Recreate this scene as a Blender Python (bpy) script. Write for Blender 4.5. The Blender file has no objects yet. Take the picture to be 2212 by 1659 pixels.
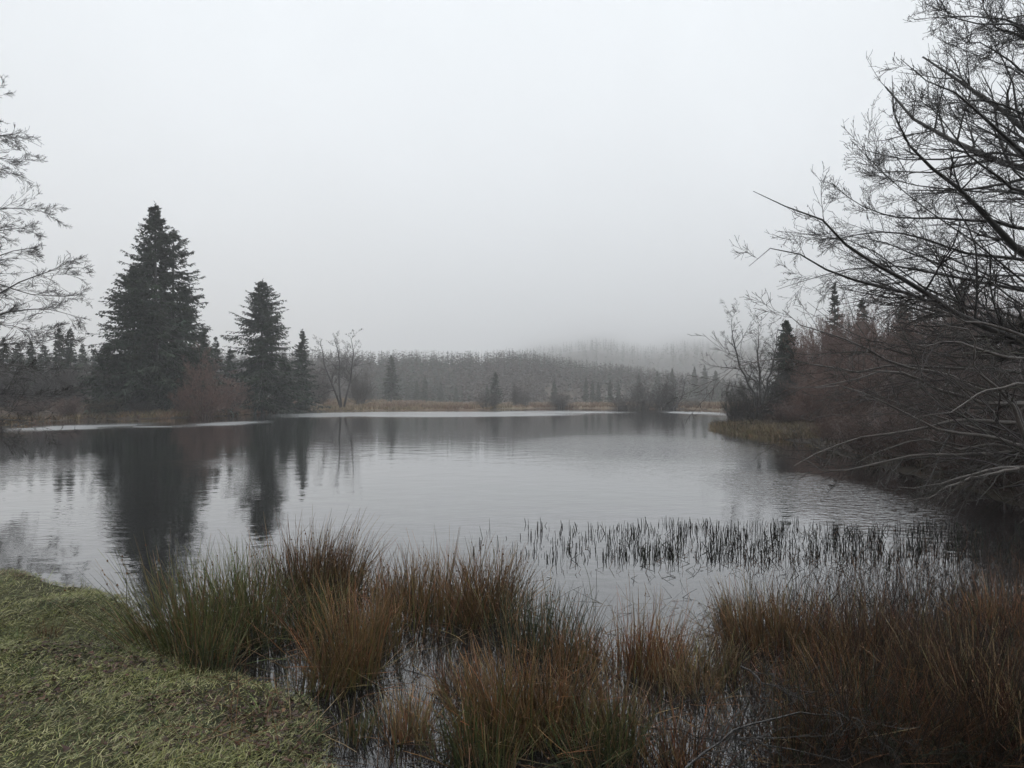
import bpy, math, numpy as np

# ------------------------------------------------------------------ scene, camera, light
sc = bpy.context.scene
COL = sc.collection
EYE = 1.65                      # eye height above the pond's surface (z = 0), metres
FPX = 1475.0                    # focal length for a 2212 px wide picture
cam_d = bpy.data.cameras.new('camera')
cam_d.sensor_width = 36.0
cam_d.lens = 36.0 * FPX / 2212.0
cam_d.shift_y = 30.5 / 2212.0
cam_d.clip_start = 0.05
cam_d.clip_end = 6000.0
cam = bpy.data.objects.new('camera', cam_d)
cam.location = (0, 0, EYE)
cam.rotation_euler = (math.radians(90), 0, 0)
COL.objects.link(cam)
sc.camera = cam

SUN_EL, SUN_AZ = math.radians(64), math.radians(20)
w = bpy.data.worlds.new('World')
sc.world = w
w.use_nodes = True
nt = w.node_tree
nt.nodes.clear()
N = nt.nodes.new
L = nt.links.new
out = N('ShaderNodeOutputWorld')
bg = N('ShaderNodeBackground')
bg.inputs['Strength'].default_value = 0.145
sky = N('ShaderNodeTexSky')
sky.sky_type = 'NISHITA'
sky.sun_disc = False
sky.sun_elevation = SUN_EL
sky.sun_rotation = SUN_AZ
sky.dust_density = 4.0
hs = N('ShaderNodeHueSaturation')
hs.inputs['Saturation'].default_value = 0.15
L(sky.outputs[0], hs.inputs['Color'])
tc = N('ShaderNodeTexCoord')
sep = N('ShaderNodeSeparateXYZ')
L(tc.outputs['Generated'], sep.inputs[0])
ramp = N('ShaderNodeValToRGB')          # overcast: paler towards the zenith
ramp.color_ramp.elements[0].position = 0.0
ramp.color_ramp.elements[0].color = (0.87, 0.92, 0.985, 1)
ramp.color_ramp.elements[1].position = 0.5
ramp.color_ramp.elements[1].color = (0.65, 0.695, 0.73, 1)
L(sep.outputs['Z'], ramp.inputs[0])
noi = N('ShaderNodeTexNoise')
noi.inputs['Scale'].default_value = 2.4
noi.inputs['Distortion'].default_value = 0.6
noi.inputs['Detail'].default_value = 3.0
L(tc.outputs['Generated'], noi.inputs['Vector'])
mr = N('ShaderNodeMapRange')
mr.inputs['From Min'].default_value = 0.3
mr.inputs['From Max'].default_value = 0.7
mr.inputs['To Min'].default_value = 8.9
mr.inputs['To Max'].default_value = 11.6
L(noi.outputs['Fac'], mr.inputs['Value'])
vm = N('ShaderNodeVectorMath')
vm.operation = 'SCALE'
L(ramp.outputs['Color'], vm.inputs[0])
L(mr.outputs[0], vm.inputs['Scale'])
mx = N('ShaderNodeMix')
mx.data_type = 'RGBA'
mx.inputs['Factor'].default_value = 0.88
L(hs.outputs[0], mx.inputs['A'])
L(vm.outputs[0], mx.inputs['B'])
L(mx.outputs['Result'], bg.inputs['Color'])
L(bg.outputs[0], out.inputs['Surface'])

sun_d = bpy.data.lights.new('sun', 'SUN')
sun_d.energy = 1.5
sun_d.angle = math.radians(40)
sun_d.color = (1.0, 0.99, 0.97)
sun = bpy.data.objects.new('sun', sun_d)
sun.rotation_euler = (math.radians(90) - SUN_EL, 0, math.pi - SUN_AZ)
COL.objects.link(sun)

sc.view_settings.view_transform = 'Standard'
sc.view_settings.look = 'None'
sc.view_settings.exposure = 0.18
sc.view_settings.gamma = 1.0
sc.view_settings.use_curve_mapping = False
sc.render.engine = 'CYCLES'
cy = sc.cycles
cy.max_bounces = 8
cy.diffuse_bounces = 2
cy.glossy_bounces = 3
cy.transmission_bounces = 2
cy.volume_bounces = 5
cy.use_denoising = True
cy.sample_clamp_indirect = 4.0
HAZE = 0.0012

# ------------------------------------------------------------------ helpers
rng = np.random.default_rng(11)


def at(u, v, d):
    """a point d metres ahead, seen at (u, v) of the 2212 px wide picture"""
    return np.array([(u - 1106.0) / FPX * d, d, EYE + (860.0 - v) / FPX * d])


def wat(u, v):
    """the point of the pond's surface seen at (u, v)"""
    d = EYE * FPX / (v - 860.0)
    return np.array([(u - 1106.0) / FPX * d, d])


def nrm(a):
    return a / np.maximum(np.linalg.norm(a, axis=-1, keepdims=True), 1e-9)


class Geo:
    def __init__(self):
        self.V, self.Q, self.T, self.C, self.n = [], [], [], [], 0

    def add(self, v, q=None, t=None, c=(1, 1, 1)):
        v = np.asarray(v, float).reshape(-1, 3)
        if q is not None and len(q):
            self.Q.append(np.asarray(q, np.int64).reshape(-1, 4) + self.n)
        if t is not None and len(t):
            self.T.append(np.asarray(t, np.int64).reshape(-1, 3) + self.n)
        c = np.asarray(c, float)
        if c.ndim == 1:
            c = np.broadcast_to(c, (len(v), 3))
        self.V.append(v)
        self.C.append(c)
        self.n += len(v)
        return self

    def mesh(self, name, mat, smooth=False):
        me = bpy.data.meshes.new(name)
        v = np.concatenate(self.V)
        c = np.concatenate(self.C)
        q = np.concatenate(self.Q) if self.Q else np.zeros((0, 4), np.int64)
        t = np.concatenate(self.T) if self.T else np.zeros((0, 3), np.int64)
        loops = np.concatenate([q.ravel(), t.ravel()]).astype(np.int32)
        me.vertices.add(len(v))
        me.vertices.foreach_set('co', v.astype(np.float32).ravel())
        me.loops.add(len(loops))
        me.loops.foreach_set('vertex_index', loops)
        me.polygons.add(len(q) + len(t))
        st = np.concatenate([np.arange(len(q)) * 4, len(q) * 4 + np.arange(len(t)) * 3]).astype(np.int32)
        me.polygons.foreach_set('loop_start', st)
        if smooth:
            me.polygons.foreach_set('use_smooth', np.ones(len(q) + len(t), bool))
        at_ = me.color_attributes.new('Col', 'FLOAT_COLOR', 'POINT')
        at_.data.foreach_set('color', np.concatenate([c, np.ones((len(c), 1))], 1).astype(np.float32).ravel())
        me.update(calc_edges=True)
        me.materials.append(mat)
        return me

    def build(self, name, mat, parent=None, smooth=False, kind=None):
        o = bpy.data.objects.new(name, self.mesh(name, mat, smooth))
        COL.objects.link(o)
        if parent is not None:
            o.parent = parent
        if kind:
            o['kind'] = kind
        return o


def tag(o, label, cat, group=None):
    o['label'] = label
    o['category'] = cat
    if group:
        o['group'] = group
    return o


def thing(name, label, cat, loc=(0, 0, 0), rz=0.0, scale=1.0, group=None):
    o = bpy.data.objects.new(name, None)
    COL.objects.link(o)
    o.empty_display_size = 0.2
    o.location = tuple(float(a) for a in loc)
    o.rotation_euler = (0, 0, rz)
    o.scale = (scale,) * 3 if np.isscalar(scale) else tuple(scale)
    return tag(o, label, cat, group)


def tubes(g, P, R, sides=3, col=(1, 1, 1)):
    """tapered tubes along N polylines of K points"""
    P = np.asarray(P, float)
    R = np.asarray(R, float)
    n, k = P.shape[:2]
    if n == 0:
        return
    T = nrm(np.gradient(P, axis=1))
    m = nrm(P[:, -1] - P[:, 0])
    ref = np.where(np.abs(m[:, 2:3]) > 0.8, np.array([[1.0, 0.13, 0]]), np.array([[0.1, 0.05, 1.0]]))[:, None, :]
    A = nrm(np.cross(T, np.broadcast_to(ref, T.shape)))
    B = np.cross(T, A)
    an = np.arange(sides) * 2 * math.pi / sides
    V = P[:, :, None, :] + R[:, :, None, None] * (A[:, :, None, :] * np.cos(an)[None, None, :, None]
                                                  + B[:, :, None, :] * np.sin(an)[None, None, :, None])
    i = (np.arange(n)[:, None, None] * k + np.arange(k - 1)[None, :, None]) * sides
    s0 = np.arange(sides)[None, None, :]
    s1 = (s0 + 1) % sides
    q = np.stack([i + s0, i + s1, i + sides + s1, i + sides + s0], -1).reshape(-1, 4)
    col = np.asarray(col, float)
    if col.ndim == 2:
        col = np.repeat(col, k * sides, 0)
    elif col.ndim == 3:
        col = np.repeat(col.reshape(-1, 3), sides, 0)
    g.add(V.reshape(-1, 3), q, None, col)


def poly(pts, k):
    """resample one polyline to k points with soft corners"""
    p = np.asarray(pts, float)
    d = np.r_[0, np.cumsum(np.linalg.norm(np.diff(p, axis=0), axis=1))]
    m = np.gradient(p, d, axis=0)
    t = np.linspace(0, d[-1], k)
    i = np.clip(np.searchsorted(d, t, 'right') - 1, 0, len(p) - 2)
    h = (d[i + 1] - d[i])
    s = ((t - d[i]) / h)[:, None]
    h = h[:, None]
    return ((2 * s**3 - 3 * s**2 + 1) * p[i] + (s**3 - 2 * s**2 + s) * h * m[i] * 0.8
            + (-2 * s**3 + 3 * s**2) * p[i + 1] + (s**3 - s**2) * h * m[i + 1] * 0.8)


def grow(P, R, n, t0=0.15, t1=1.0, ang=(0.5, 1.0), lf=0.5, k=5, trop=(0, 0, 0.1), wig=0.15, rf=0.6, rtip=0.25,
         lmin=0.0, flat=0.0, tl=0.5):
    """side shoots of N polylines: n per polyline; returns their polylines and radii"""
    m, kk = P.shape[:2]
    idx = np.repeat(np.arange(m), n)
    M = len(idx)
    t = rng.uniform(t0, t1, M)
    f = t * (kk - 1)
    i = np.clip(f.astype(int), 0, kk - 2)
    s = (f - i)[:, None]
    st = P[idx, i] * (1 - s) + P[idx, i + 1] * s
    tan = nrm(P[idx, i + 1] - P[idx, i])
    r0 = (R[idx, i] * (1 - s[:, 0]) + R[idx, i + 1] * s[:, 0]) * rf
    ln = np.linalg.norm(np.diff(P, axis=1), axis=2).sum(1)[idx]
    rnd = rng.normal(size=(M, 3))
    rnd[:, 2] *= (1 - flat)
    per = nrm(rnd - tan * (rnd * tan).sum(1, keepdims=True))
    a = rng.uniform(ang[0], ang[1], M)[:, None]
    d = tan * np.cos(a) + per * np.sin(a)
    le = np.maximum(ln * lf * rng.uniform(0.45, 1.2, M) * (1 - tl * t), lmin)
    pts = [st]
    tr = np.asarray(trop, float)
    for _ in range(k - 1):
        d = nrm(d + tr / (k - 1) + rng.normal(size=(M, 3)) * wig)
        pts.append(pts[-1] + d * (le / (k - 1))[:, None])
    rr = r0[:, None] * np.linspace(1, rtip, k)[None, :]
    return np.stack(pts, 1), rr


def kites(g, b, d, s, ln, wd, col, droop=0.0):
    """small folded leaf-like faces: base b, direction d, side s"""
    mid = b + d * (ln * 0.45)[:, None]
    tip = b + d * ln[:, None]
    tip[:, 2] -= droop * ln
    v = np.stack([b, mid + s * wd[:, None], tip, mid - s * wd[:, None]], 1)
    n = len(b)
    q = np.arange(n)[:, None] * 4 + np.arange(4)[None, :]
    col = np.asarray(col, float)
    if col.ndim == 2:
        col = np.repeat(col, 4, 0)
    g.add(v.reshape(-1, 3), q, None, col)


def jitter(base, n, amt=0.25, hue=0.08):
    b = np.asarray(base, float)[None, :]
    return np.clip(b * (1 + rng.normal(size=(n, 1)) * amt) * (1 + rng.normal(size=(n, 3)) * hue), 0.003, 0.9)


def mat_simple(name, rough=0.7, spec=0.3, noise=(6.0, 0.75, 1.25), bump=0.0, bscale=30.0):
    m = bpy.data.materials.new(name)
    m.use_nodes = True
    t = m.node_tree
    p = t.nodes['Principled BSDF']
    p.inputs['Roughness'].default_value = rough
    p.inputs['Specular IOR Level'].default_value = spec
    a = t.nodes.new('ShaderNodeAttribute')
    a.attribute_name = 'Col'
    c = t.nodes.new('ShaderNodeTexCoord')
    no = t.nodes.new('ShaderNodeTexNoise')
    no.inputs['Scale'].default_value = noise[0]
    no.inputs['Detail'].default_value = 4
    t.links.new(c.outputs['Object'], no.inputs['Vector'])
    r = t.nodes.new('ShaderNodeMapRange')
    r.inputs['From Min'].default_value = 0.3
    r.inputs['From Max'].default_value = 0.7
    r.inputs['To Min'].default_value = noise[1]
    r.inputs['To Max'].default_value = noise[2]
    t.links.new(no.outputs['Fac'], r.inputs['Value'])
    v = t.nodes.new('ShaderNodeVectorMath')
    v.operation = 'MULTIPLY'
    oi = t.nodes.new('ShaderNodeObjectInfo')
    t.links.new(oi.outputs['Color'], v.inputs[1])
    t.links.new(a.outputs['Color'], v.inputs[0])
    v2 = t.nodes.new('ShaderNodeVectorMath')
    v2.operation = 'SCALE'
    t.links.new(v.outputs[0], v2.inputs[0])
    t.links.new(r.outputs[0], v2.inputs['Scale'])
    t.links.new(v2.outputs[0], p.inputs['Base Color'])
    if bump:
        n2 = t.nodes.new('ShaderNodeTexNoise')
        n2.inputs['Scale'].default_value = bscale
        n2.inputs['Detail'].default_value = 6
        t.links.new(c.outputs['Object'], n2.inputs['Vector'])
        b = t.nodes.new('ShaderNodeBump')
        b.inputs['Strength'].default_value = 0.7
        b.inputs['Distance'].default_value = bump
        t.links.new(n2.outputs['Fac'], b.inputs['Height'])
        t.links.new(b.outputs[0], p.inputs['Normal'])
    return m


M_BARK = mat_simple('wet_bark', 0.28, 0.6, (14, 0.6, 1.4), 0.01, 60)
M_TWIG = mat_simple('twig_bark', 0.45, 0.45, (5, 0.8, 1.2))
M_NEEDLE = mat_simple('needles', 0.6, 0.25, (0.9, 0.7, 1.3))
M_RUSH = mat_simple('rush_stem', 0.5, 0.35, (4, 0.8, 1.2))
M_GRASS = mat_simple('grass_blade', 0.55, 0.35, (1.7, 0.75, 1.25))
M_GROUND = mat_simple('ground_soil', 0.9, 0.15, (3.0, 0.6, 1.4), 0.02, 25)
M_HILL = mat_simple('hill_cover', 0.95, 0.1, (0.06, 0.7, 1.3), 0.4, 0.4)
M_LEAF = mat_simple('dead_leaf', 0.6, 0.3, (30, 0.7, 1.3))

# ------------------------------------------------------------------ the pond's outline and the ground's height
POND = [wat(835, 1720), wat(800, 1610), wat(650, 1510), wat(450, 1475), wat(345, 1425), wat(270, 1355),
        wat(190, 1300), wat(120, 1268), wat(60, 1252), wat(0, 1247), wat(-220, 1236), np.array([-13., 9.]),
        np.array([-24., 15.]), np.array([-33., 24.]), np.array([-31., 34.]), wat(0, 926), wat(90, 911), wat(210, 905),
        wat(340, 905), wat(500, 898), wat(600, 891), wat(690, 888), wat(800, 887), wat(930, 887), wat(1060, 886),
        wat(1072, 883), wat(1200, 882), wat(1320, 882), wat(1480, 884), wat(1560, 886), wat(1590, 892),
        wat(1575, 906), wat(1650, 909), wat(1600, 913), wat(1545, 917), wat(1540, 924), wat(1570, 933),
        wat(1640, 942), wat(1740, 957), wat(1800, 977), wat(1900, 1008), wat(2050, 1045), wat(2212, 1095),
        wat(2400, 1200), wat(2260, 1330), wat(2000, 1470), wat(1760, 1660), wat(1620, 1800), wat(1100, 1840)]
POND = np.array(POND)


def bumps(x, y, f, seed):
    r = np.random.default_rng(seed)
    s = 0
    for _ in range(7):
        a = r.uniform(0, 2 * math.pi)
        k = f * r.uniform(0.6, 1.8)
        s = s + np.sin((x * math.cos(a) + y * math.sin(a)) * k + r.uniform(0, 6.3))
    return s / 7


def pond_sd(x, y):
    """signed distance to the pond's edge, negative on the water"""
    p = np.stack([np.ravel(x), np.ravel(y)], 1)
    res = np.full(len(p), 1e9)
    ins = np.zeros(len(p), bool)
    for a, b in zip(POND, np.roll(POND, -1, 0)):
        e = b - a
        q = p - a
        t = np.clip((q @ e) / max(e @ e, 1e-9), 0, 1)
        res = np.minimum(res, np.hypot(*(q - t[:, None] * e).T))
        c = ((a[1] > p[:, 1]) != (b[1] > p[:, 1]))
        xs = a[0] + (p[:, 1] - a[1]) * e[0] / (e[1] if abs(e[1]) > 1e-12 else 1e-12)
        ins ^= c & (p[:, 0] < xs)
    res = np.where(ins, -res, res)
    px, py = p[:, 0], p[:, 1]
    near = np.clip(1.3 - py / 14, 0, 1)
    res = res + near * (0.22 * bumps(px, py, 5.0, 51) + 0.28 * bumps(px, py, 1.7, 52) + 0.10 * bumps(px, py, 16.0, 53))
    return res.reshape(np.shape(x))


def sstep(a, b, x):
    t = np.clip((x - a) / (b - a), 0, 1)
    return t * t * (3 - 2 * t)


def gz(x, y, sd=None):
    x = np.asarray(x, float)
    y = np.asarray(y, float)
    if sd is None:
        sd = pond_sd(x, y)
    far = sstep(25, 60, y)
    o = np.maximum(sd, 0)
    z = np.where(sd < 0, np.maximum(sd * 0.35, -0.7), 0.07 * (1 - np.exp(-o / 0.08)) + 0.03 * np.minimum(o, 2))
    z = z + np.where(sd > 0, 1, 0) * (bumps(x, y, 4.0, 1) * 0.07 * np.minimum(o / 0.3, 1) + bumps(x, y, 14.0, 2) * 0.03 * np.minimum(o / 0.3, 1))
    # wooded bank on the right, gentle rise on the left, damp meadow beyond
    right = sstep(2, 26, o) * sstep(4, 16, x) * 3.2 * (1 - sstep(70, 130, y))
    left = sstep(2, 30, o) * sstep(10, 40, -x) * 0.8
    z = z + right + left + far * (sstep(2, 40, o) * 0.25 + bumps(x, y, 0.25, 3) * 0.08 * np.minimum(o, 1))
    return z


def rings(r0, r1, nr, front, nf, nb):
    r = np.geomspace(r0, r1, nr)
    a = np.concatenate([np.linspace(-front, front, nf), np.linspace(front, 2 * math.pi - front, nb + 2)[1:-1]])
    rr, aa = np.meshgrid(r, a, indexing='ij')
    return rr * np.sin(aa), rr * np.cos(aa), nr, len(a)


def polar_faces(nr, na):
    i = np.arange(nr - 1)[:, None] * na
    j = np.arange(na)[None, :]
    j2 = (j + 1) % na
    return np.stack([i + j, i + j2, i + na + j2, i + na + j], -1).reshape(-1, 4)


X, Y, nr, na = rings(0.25, 4650, 250, 0.85, 380, 40)
SD = pond_sd(X, Y)
Z = gz(X, Y, SD)
nearg = np.array([0.036, 0.034, 0.018])
moss = np.array([0.052, 0.052, 0.024])
peat = np.array([0.022, 0.017, 0.012])
tan = np.array([0.17, 0.135, 0.085])
rust = np.array([0.13, 0.085, 0.055])
brownw = np.array([0.024, 0.018, 0.013])
n1 = bumps(X, Y, 3.0, 5)[..., None] * 0.5 + 0.5
n2 = np.clip(bumps(X, Y, 0.35, 6)[..., None] * 1.6 + 0.5, 0, 1)
c_near = nearg * (1 - n1) + moss * n1
c_far = tan * n2 + rust * (1 - n2)
wr = (sstep(0.4, 1.2, X) * (1 - sstep(60, 90, Y)))[..., None]
fa = sstep(18, 45, Y)[..., None]
c = c_near * (1 - fa) + c_far * fa
c = c * (1 - wr) + brownw * wr
wl = (sstep(14, 24, -X) * sstep(20, 30, Y) * (1 - sstep(60, 100, Y)))[..., None]
c = c * (1 - 0.7 * wl) + brownw * 0.7 * wl
edge = np.clip(1 - np.maximum(SD, 0) / np.where(Y > 25, 0.6, 0.12), 0, 1)[..., None]
c = c * (1 - edge) + peat * edge
g = Geo()
g.add(np.stack([X, Y, Z], -1), polar_faces(nr, na), None, c.reshape(-1, 3))
g.add(np.array([[0, 0, float(gz(np.array([0.01]), np.array([0.01]))[0])]]), None, None, (0.05, 0.05, 0.03))
cap = [[g.n - 1, j, (j + 1) % na] for j in range(na)]
g.T.append(np.array(cap))
ground = g.build('ground', M_GROUND, smooth=True, kind='structure')

# ------------------------------------------------------------------ the water
mw = bpy.data.materials.new('pond_water')
mw.use_nodes = True
t = mw.node_tree
p = t.nodes['Principled BSDF']
p.inputs['Base Color'].default_value = (0.011, 0.0105, 0.011, 1)
p.inputs['IOR'].default_value = 1.5
a = t.nodes.new('ShaderNodeAttribute')
a.attribute_name = 'Col'                 # r: short wavelets, g: glassy/rough
sp = t.nodes.new('ShaderNodeSeparateColor')
t.links.new(a.outputs['Color'], sp.inputs[0])
tcw = t.nodes.new('ShaderNodeTexCoord')


def wnoise(scale, stretch, rot, detail):
    mp = t.nodes.new('ShaderNodeMapping')
    mp.inputs['Scale'].default_value = (scale * stretch, scale, scale)
    mp.inputs['Rotation'].default_value = (0, 0, rot)
    t.links.new(tcw.outputs['Object'], mp.inputs['Vector'])
    no = t.nodes.new('ShaderNodeTexNoise')
    no.inputs['Scale'].default_value = 1.0
    no.inputs['Detail'].default_value = detail
    t.links.new(mp.outputs[0], no.inputs['Vector'])
    return no.outputs['Fac']


def math_node(op, a_, b_):
    m_ = t.nodes.new('ShaderNodeMath')
    m_.operation = op
    for k_, q_ in enumerate((a_, b_)):
        if isinstance(q_, (int, float)):
            m_.inputs[k_].default_value = q_
        else:
            t.links.new(q_, m_.inputs[k_])
    return m_.outputs[0]


h1 = math_node('MULTIPLY', wnoise(9.0, 0.55, 0.35, 2.0), sp.outputs['Red'])
h2 = math_node('MULTIPLY', wnoise(1.5, 0.75, -0.5, 2.0), 0.32)
h3 = math_node('MULTIPLY', wnoise(22.0, 0.7, 0.8, 1.0), math_node('MULTIPLY', sp.outputs['Red'], 0.25))
hh = math_node('ADD', math_node('ADD', h1, h2), h3)
bp = t.nodes.new('ShaderNodeBump')
bp.inputs['Strength'].default_value = 1.0
bp.inputs['Distance'].default_value = 0.018
t.links.new(hh, bp.inputs['Height'])
t.links.new(bp.outputs[0], p.inputs['Normal'])
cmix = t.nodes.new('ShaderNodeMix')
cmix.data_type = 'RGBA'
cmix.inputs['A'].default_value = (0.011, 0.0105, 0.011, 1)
cmix.inputs['B'].default_value = (0.42, 0.43, 0.44, 1)      # sky glare on the ruffled strips, painted in as pale grey
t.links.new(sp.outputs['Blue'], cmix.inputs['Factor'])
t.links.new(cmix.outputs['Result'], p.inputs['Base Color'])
p.inputs['Coat Weight'].default_value = 0.6
p.inputs['Coat Roughness'].default_value = 0.035
p.inputs['Coat IOR'].default_value = 1.45
t.links.new(bp.outputs[0], p.inputs['Coat Normal'])
rg = t.nodes.new('ShaderNodeMapRange')
rg.inputs['To Min'].default_value = 0.035
rg.inputs['To Max'].default_value = 0.6
t.links.new(sp.outputs['Green'], rg.inputs['Value'])
t.links.new(rg.outputs[0], p.inputs['Roughness'])

X, Y, nr, na = rings(1.0, 170, 300, 0.80, 250, 20)


def ell(u, v, du, dv, soft=0.5):
    """a wind-ruffled patch of the pond given by its middle and half sizes in metres"""
    c0 = wat(u, v)
    d0 = c0[1]
    rx = du / FPX * d0
    ry = dv * d0 * d0 / (EYE * FPX)
    e = np.hypot((X - c0[0]) / rx, (Y - c0[1]) / ry)
    return 1 - sstep(1 - soft, 1.0, e)


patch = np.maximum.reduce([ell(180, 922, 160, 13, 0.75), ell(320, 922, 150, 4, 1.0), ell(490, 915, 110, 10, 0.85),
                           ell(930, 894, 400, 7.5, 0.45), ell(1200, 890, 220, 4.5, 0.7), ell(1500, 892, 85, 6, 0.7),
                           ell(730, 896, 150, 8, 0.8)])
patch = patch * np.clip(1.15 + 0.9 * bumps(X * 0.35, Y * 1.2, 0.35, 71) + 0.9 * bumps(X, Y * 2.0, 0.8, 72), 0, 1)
rip = 0.10 + 0.9 * np.maximum.reduce([ell(1400, 965, 330, 40, 0.8) * 1.3, ell(1760, 1060, 270, 85, 0.7) * 1.3,
                                      ell(1500, 1010, 420, 60, 1.0) * 0.35, ell(60, 1010, 260, 60, 0.9) * 0.5,
                                      ell(420, 1000, 190, 18, 0.8) * 0.4, ell(150, 1130, 320, 90, 0.9) * 0.30])
rip = rip * (0.7 + 0.5 * np.clip(bumps(X, Y, 0.5, 9), -0.6, 1)) * sstep(3.0, 9, Y)
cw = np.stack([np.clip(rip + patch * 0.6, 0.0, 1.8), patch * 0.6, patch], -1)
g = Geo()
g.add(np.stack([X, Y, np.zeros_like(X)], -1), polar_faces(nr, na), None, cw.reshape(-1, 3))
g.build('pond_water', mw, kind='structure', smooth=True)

# ------------------------------------------------------------------ hills
def sheet(name, xs, ys, f, col, mat):
    xx, yy = np.meshgrid(xs, ys, indexing='ij')
    zz = f(xx, yy)
    n_, m_ = xx.shape
    i = np.arange(n_ - 1)[:, None] * m_ + np.arange(m_ - 1)[None, :]
    q = np.stack([i, i + m_, i + m_ + 1, i + 1], -1).reshape(-1, 4)
    g = Geo()
    g.add(np.stack([xx, yy, zz], -1), q, None, col(xx, yy, zz).reshape(-1, 3))
    return g.build(name, mat, smooth=True, kind='structure')


def ridge_z(x, y):
    crest = 15.0 * sstep(-520, -210, x) * (1 - 0.93 * sstep(-15, 125, x)) + 0.8
    return -0.6 + crest * sstep(200, 285, y) + bumps(x, y, 0.05, 21) * 0.8 * sstep(200, 260, y) - 10 * sstep(300, 370, y)


def mount_z(x, y):
    """a slope that steepens out of sight into the cloud"""
    b_ = x / np.maximum(y, 1)
    a_ = 0.067 * sstep(330, 660, y) + 0.047 * np.clip((y - 660) / 3700, 0, 1) ** 0.8
    m_ = sstep(-0.26, 0.13, b_) * (1 + 0.05 * np.sin(b_ * 23) + 0.035 * np.sin(b_ * 51 + 1))
    return -0.8 + y * a_ * m_ + bumps(x, y, 0.03, 22) * 2.5 * sstep(380, 600, y)


hc = np.array([0.070, 0.056, 0.043])
sheet('ridge_hill', np.linspace(-530, 190, 140), np.linspace(192, 372, 60), ridge_z,
      lambda x, y, z: hc * (1 + 0.35 * bumps(x, y, 0.12, 31)[..., None]), M_HILL)
sheet('mountain', np.linspace(-2200, 4200, 200), np.geomspace(345, 4400, 130), mount_z,
      lambda x, y, z: hc * 0.5 * (1 + 0.6 * bumps(x, y, 0.03, 32)[..., None]), M_HILL)

# ------------------------------------------------------------------ conifers
NEED = np.array([0.036, 0.048, 0.032])


def conifer_geo(H, Rb, nbr, nlet, z0=0.06, pw=0.75, droop=0.25, open_=0.0, kw=0.10, kl=0.5, col=NEED, trunk_r=None):
    gt, gf = Geo(), Geo()
    tr = trunk_r or H * 0.014
    zz = np.linspace(0, H, 9)
    P = np.stack([np.r_[0, rng.normal(size=8) * 0.012 * tr * 8], np.r_[0, rng.normal(size=8) * 0.012 * tr * 8], zz], 1)[None]
    P[0, :, 2] -= 0.02
    tubes(gt, P, (tr * (1 - zz / H) ** 0.8 + 0.012)[None], 7, (0.035, 0.030, 0.026))
    u = rng.uniform(0, 1, nbr) ** 0.85
    u = np.sort(u)
    z = H * (z0 + (0.985 - z0) * u)
    az = rng.uniform(0, 2 * math.pi, nbr)
    prof = (1 - u) ** pw
    ln = Rb * prof * rng.uniform(0.5, 1.15, nbr) * (1 + 0.12 * np.sin(az * 2 + 1.0)) + 0.02 * H * (0.25 + (1 - u))
    ph = rng.uniform(0, 6.3, 4)
    ln = ln * np.minimum(1.12, 1 + 0.22 * np.sin(3 * az + z * 9 / H + ph[0]) + 0.2 * np.sin(2 * az - z * 17 / H + ph[1]) + 0.12 * np.sin(5 * az + z * 31 / H + ph[2]))
    up = (-0.25 + 0.75 * u ** 1.5) + rng.normal(size=nbr) * 0.08
    d = np.stack([np.cos(az), np.sin(az), up], 1)
    d = nrm(d)
    pts = [np.stack([np.zeros(nbr), np.zeros(nbr), z], 1)]
    for k_ in range(4):
        s = k_ / 3
        dd = d.copy()
        dd[:, 2] += (-droop + 1.5 * droop * s * s) + rng.normal(size=nbr) * 0.07
        dd[:, :2] += rng.normal(size=(nbr, 2)) * 0.08
        pts.append(pts[-1] + nrm(dd) * (ln / 4)[:, None])
    P = np.stack(pts, 1)
    R = (0.006 + ln * 0.006)[:, None] * np.linspace(1, 0.3, 5)[None]
    tubes(gt, P, R, 3, (0.034, 0.028, 0.024))
    # branchlets along each branch
    idx = np.repeat(np.arange(nbr), nlet)
    M = len(idx)
    tt = np.clip(rng.uniform(0.12 + open_, 1.0, M), 0, 1)
    f = tt * 4
    i = np.clip(f.astype(int), 0, 3)
    s = (f - i)[:, None]
    st = P[idx, i] * (1 - s) + P[idx, i + 1] * s
    tan_ = nrm(P[idx, i + 1] - P[idx, i])
    side = nrm(np.cross(tan_, np.array([0, 0, 1.0])))
    sg = rng.choice([-1, 1], M)[:, None]
    dirn = nrm(tan_ * rng.uniform(0.4, 1.0, (M, 1)) + side * sg * rng.uniform(0.2, 1.0, (M, 1))
               + np.array([0, 0, -1.0]) * rng.uniform(0.0, 0.75, (M, 1)))
    le = kl * (0.25 + 0.75 * prof[idx]) * (1.25 - 0.6 * tt) * rng.uniform(0.6, 1.3, M)
    colb = jitter(col, nbr, 0.18, 0.06)[idx] * rng.uniform(0.8, 1.25, (M, 1))
    for k_ in range(2):
        b = st + dirn * (le * 0.45 * k_)[:, None]
        d2 = nrm(dirn + rng.normal(size=(M, 3)) * 0.28)
        sd_ = nrm(np.cross(d2, rng.normal(size=(M, 3)) * 0.5 + np.array([0, 0, 1.0])))
        kites(gf, b, d2, sd_, le * 0.62, kw * (0.4 + 0.6 * le / kl) * rng.uniform(0.6, 1.3, M), colb, 0.12)
    # the leader
    n_ = 12
    zt = rng.uniform(0.93, 1.0, n_) * H
    a_ = rng.uniform(0, 6.3, n_)
    dd = nrm(np.stack([np.cos(a_), np.sin(a_), rng.uniform(0.5, 1.2, n_)], 1))
    kites(gf, np.stack([zt * 0, zt * 0, zt], 1), dd, nrm(np.cross(dd, rng.normal(size=(n_, 3)))), np.full(n_, kl * 0.4),
          np.full(n_, kw * 0.4), jitter(col, n_, 0.15))
    return gt, gf


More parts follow.
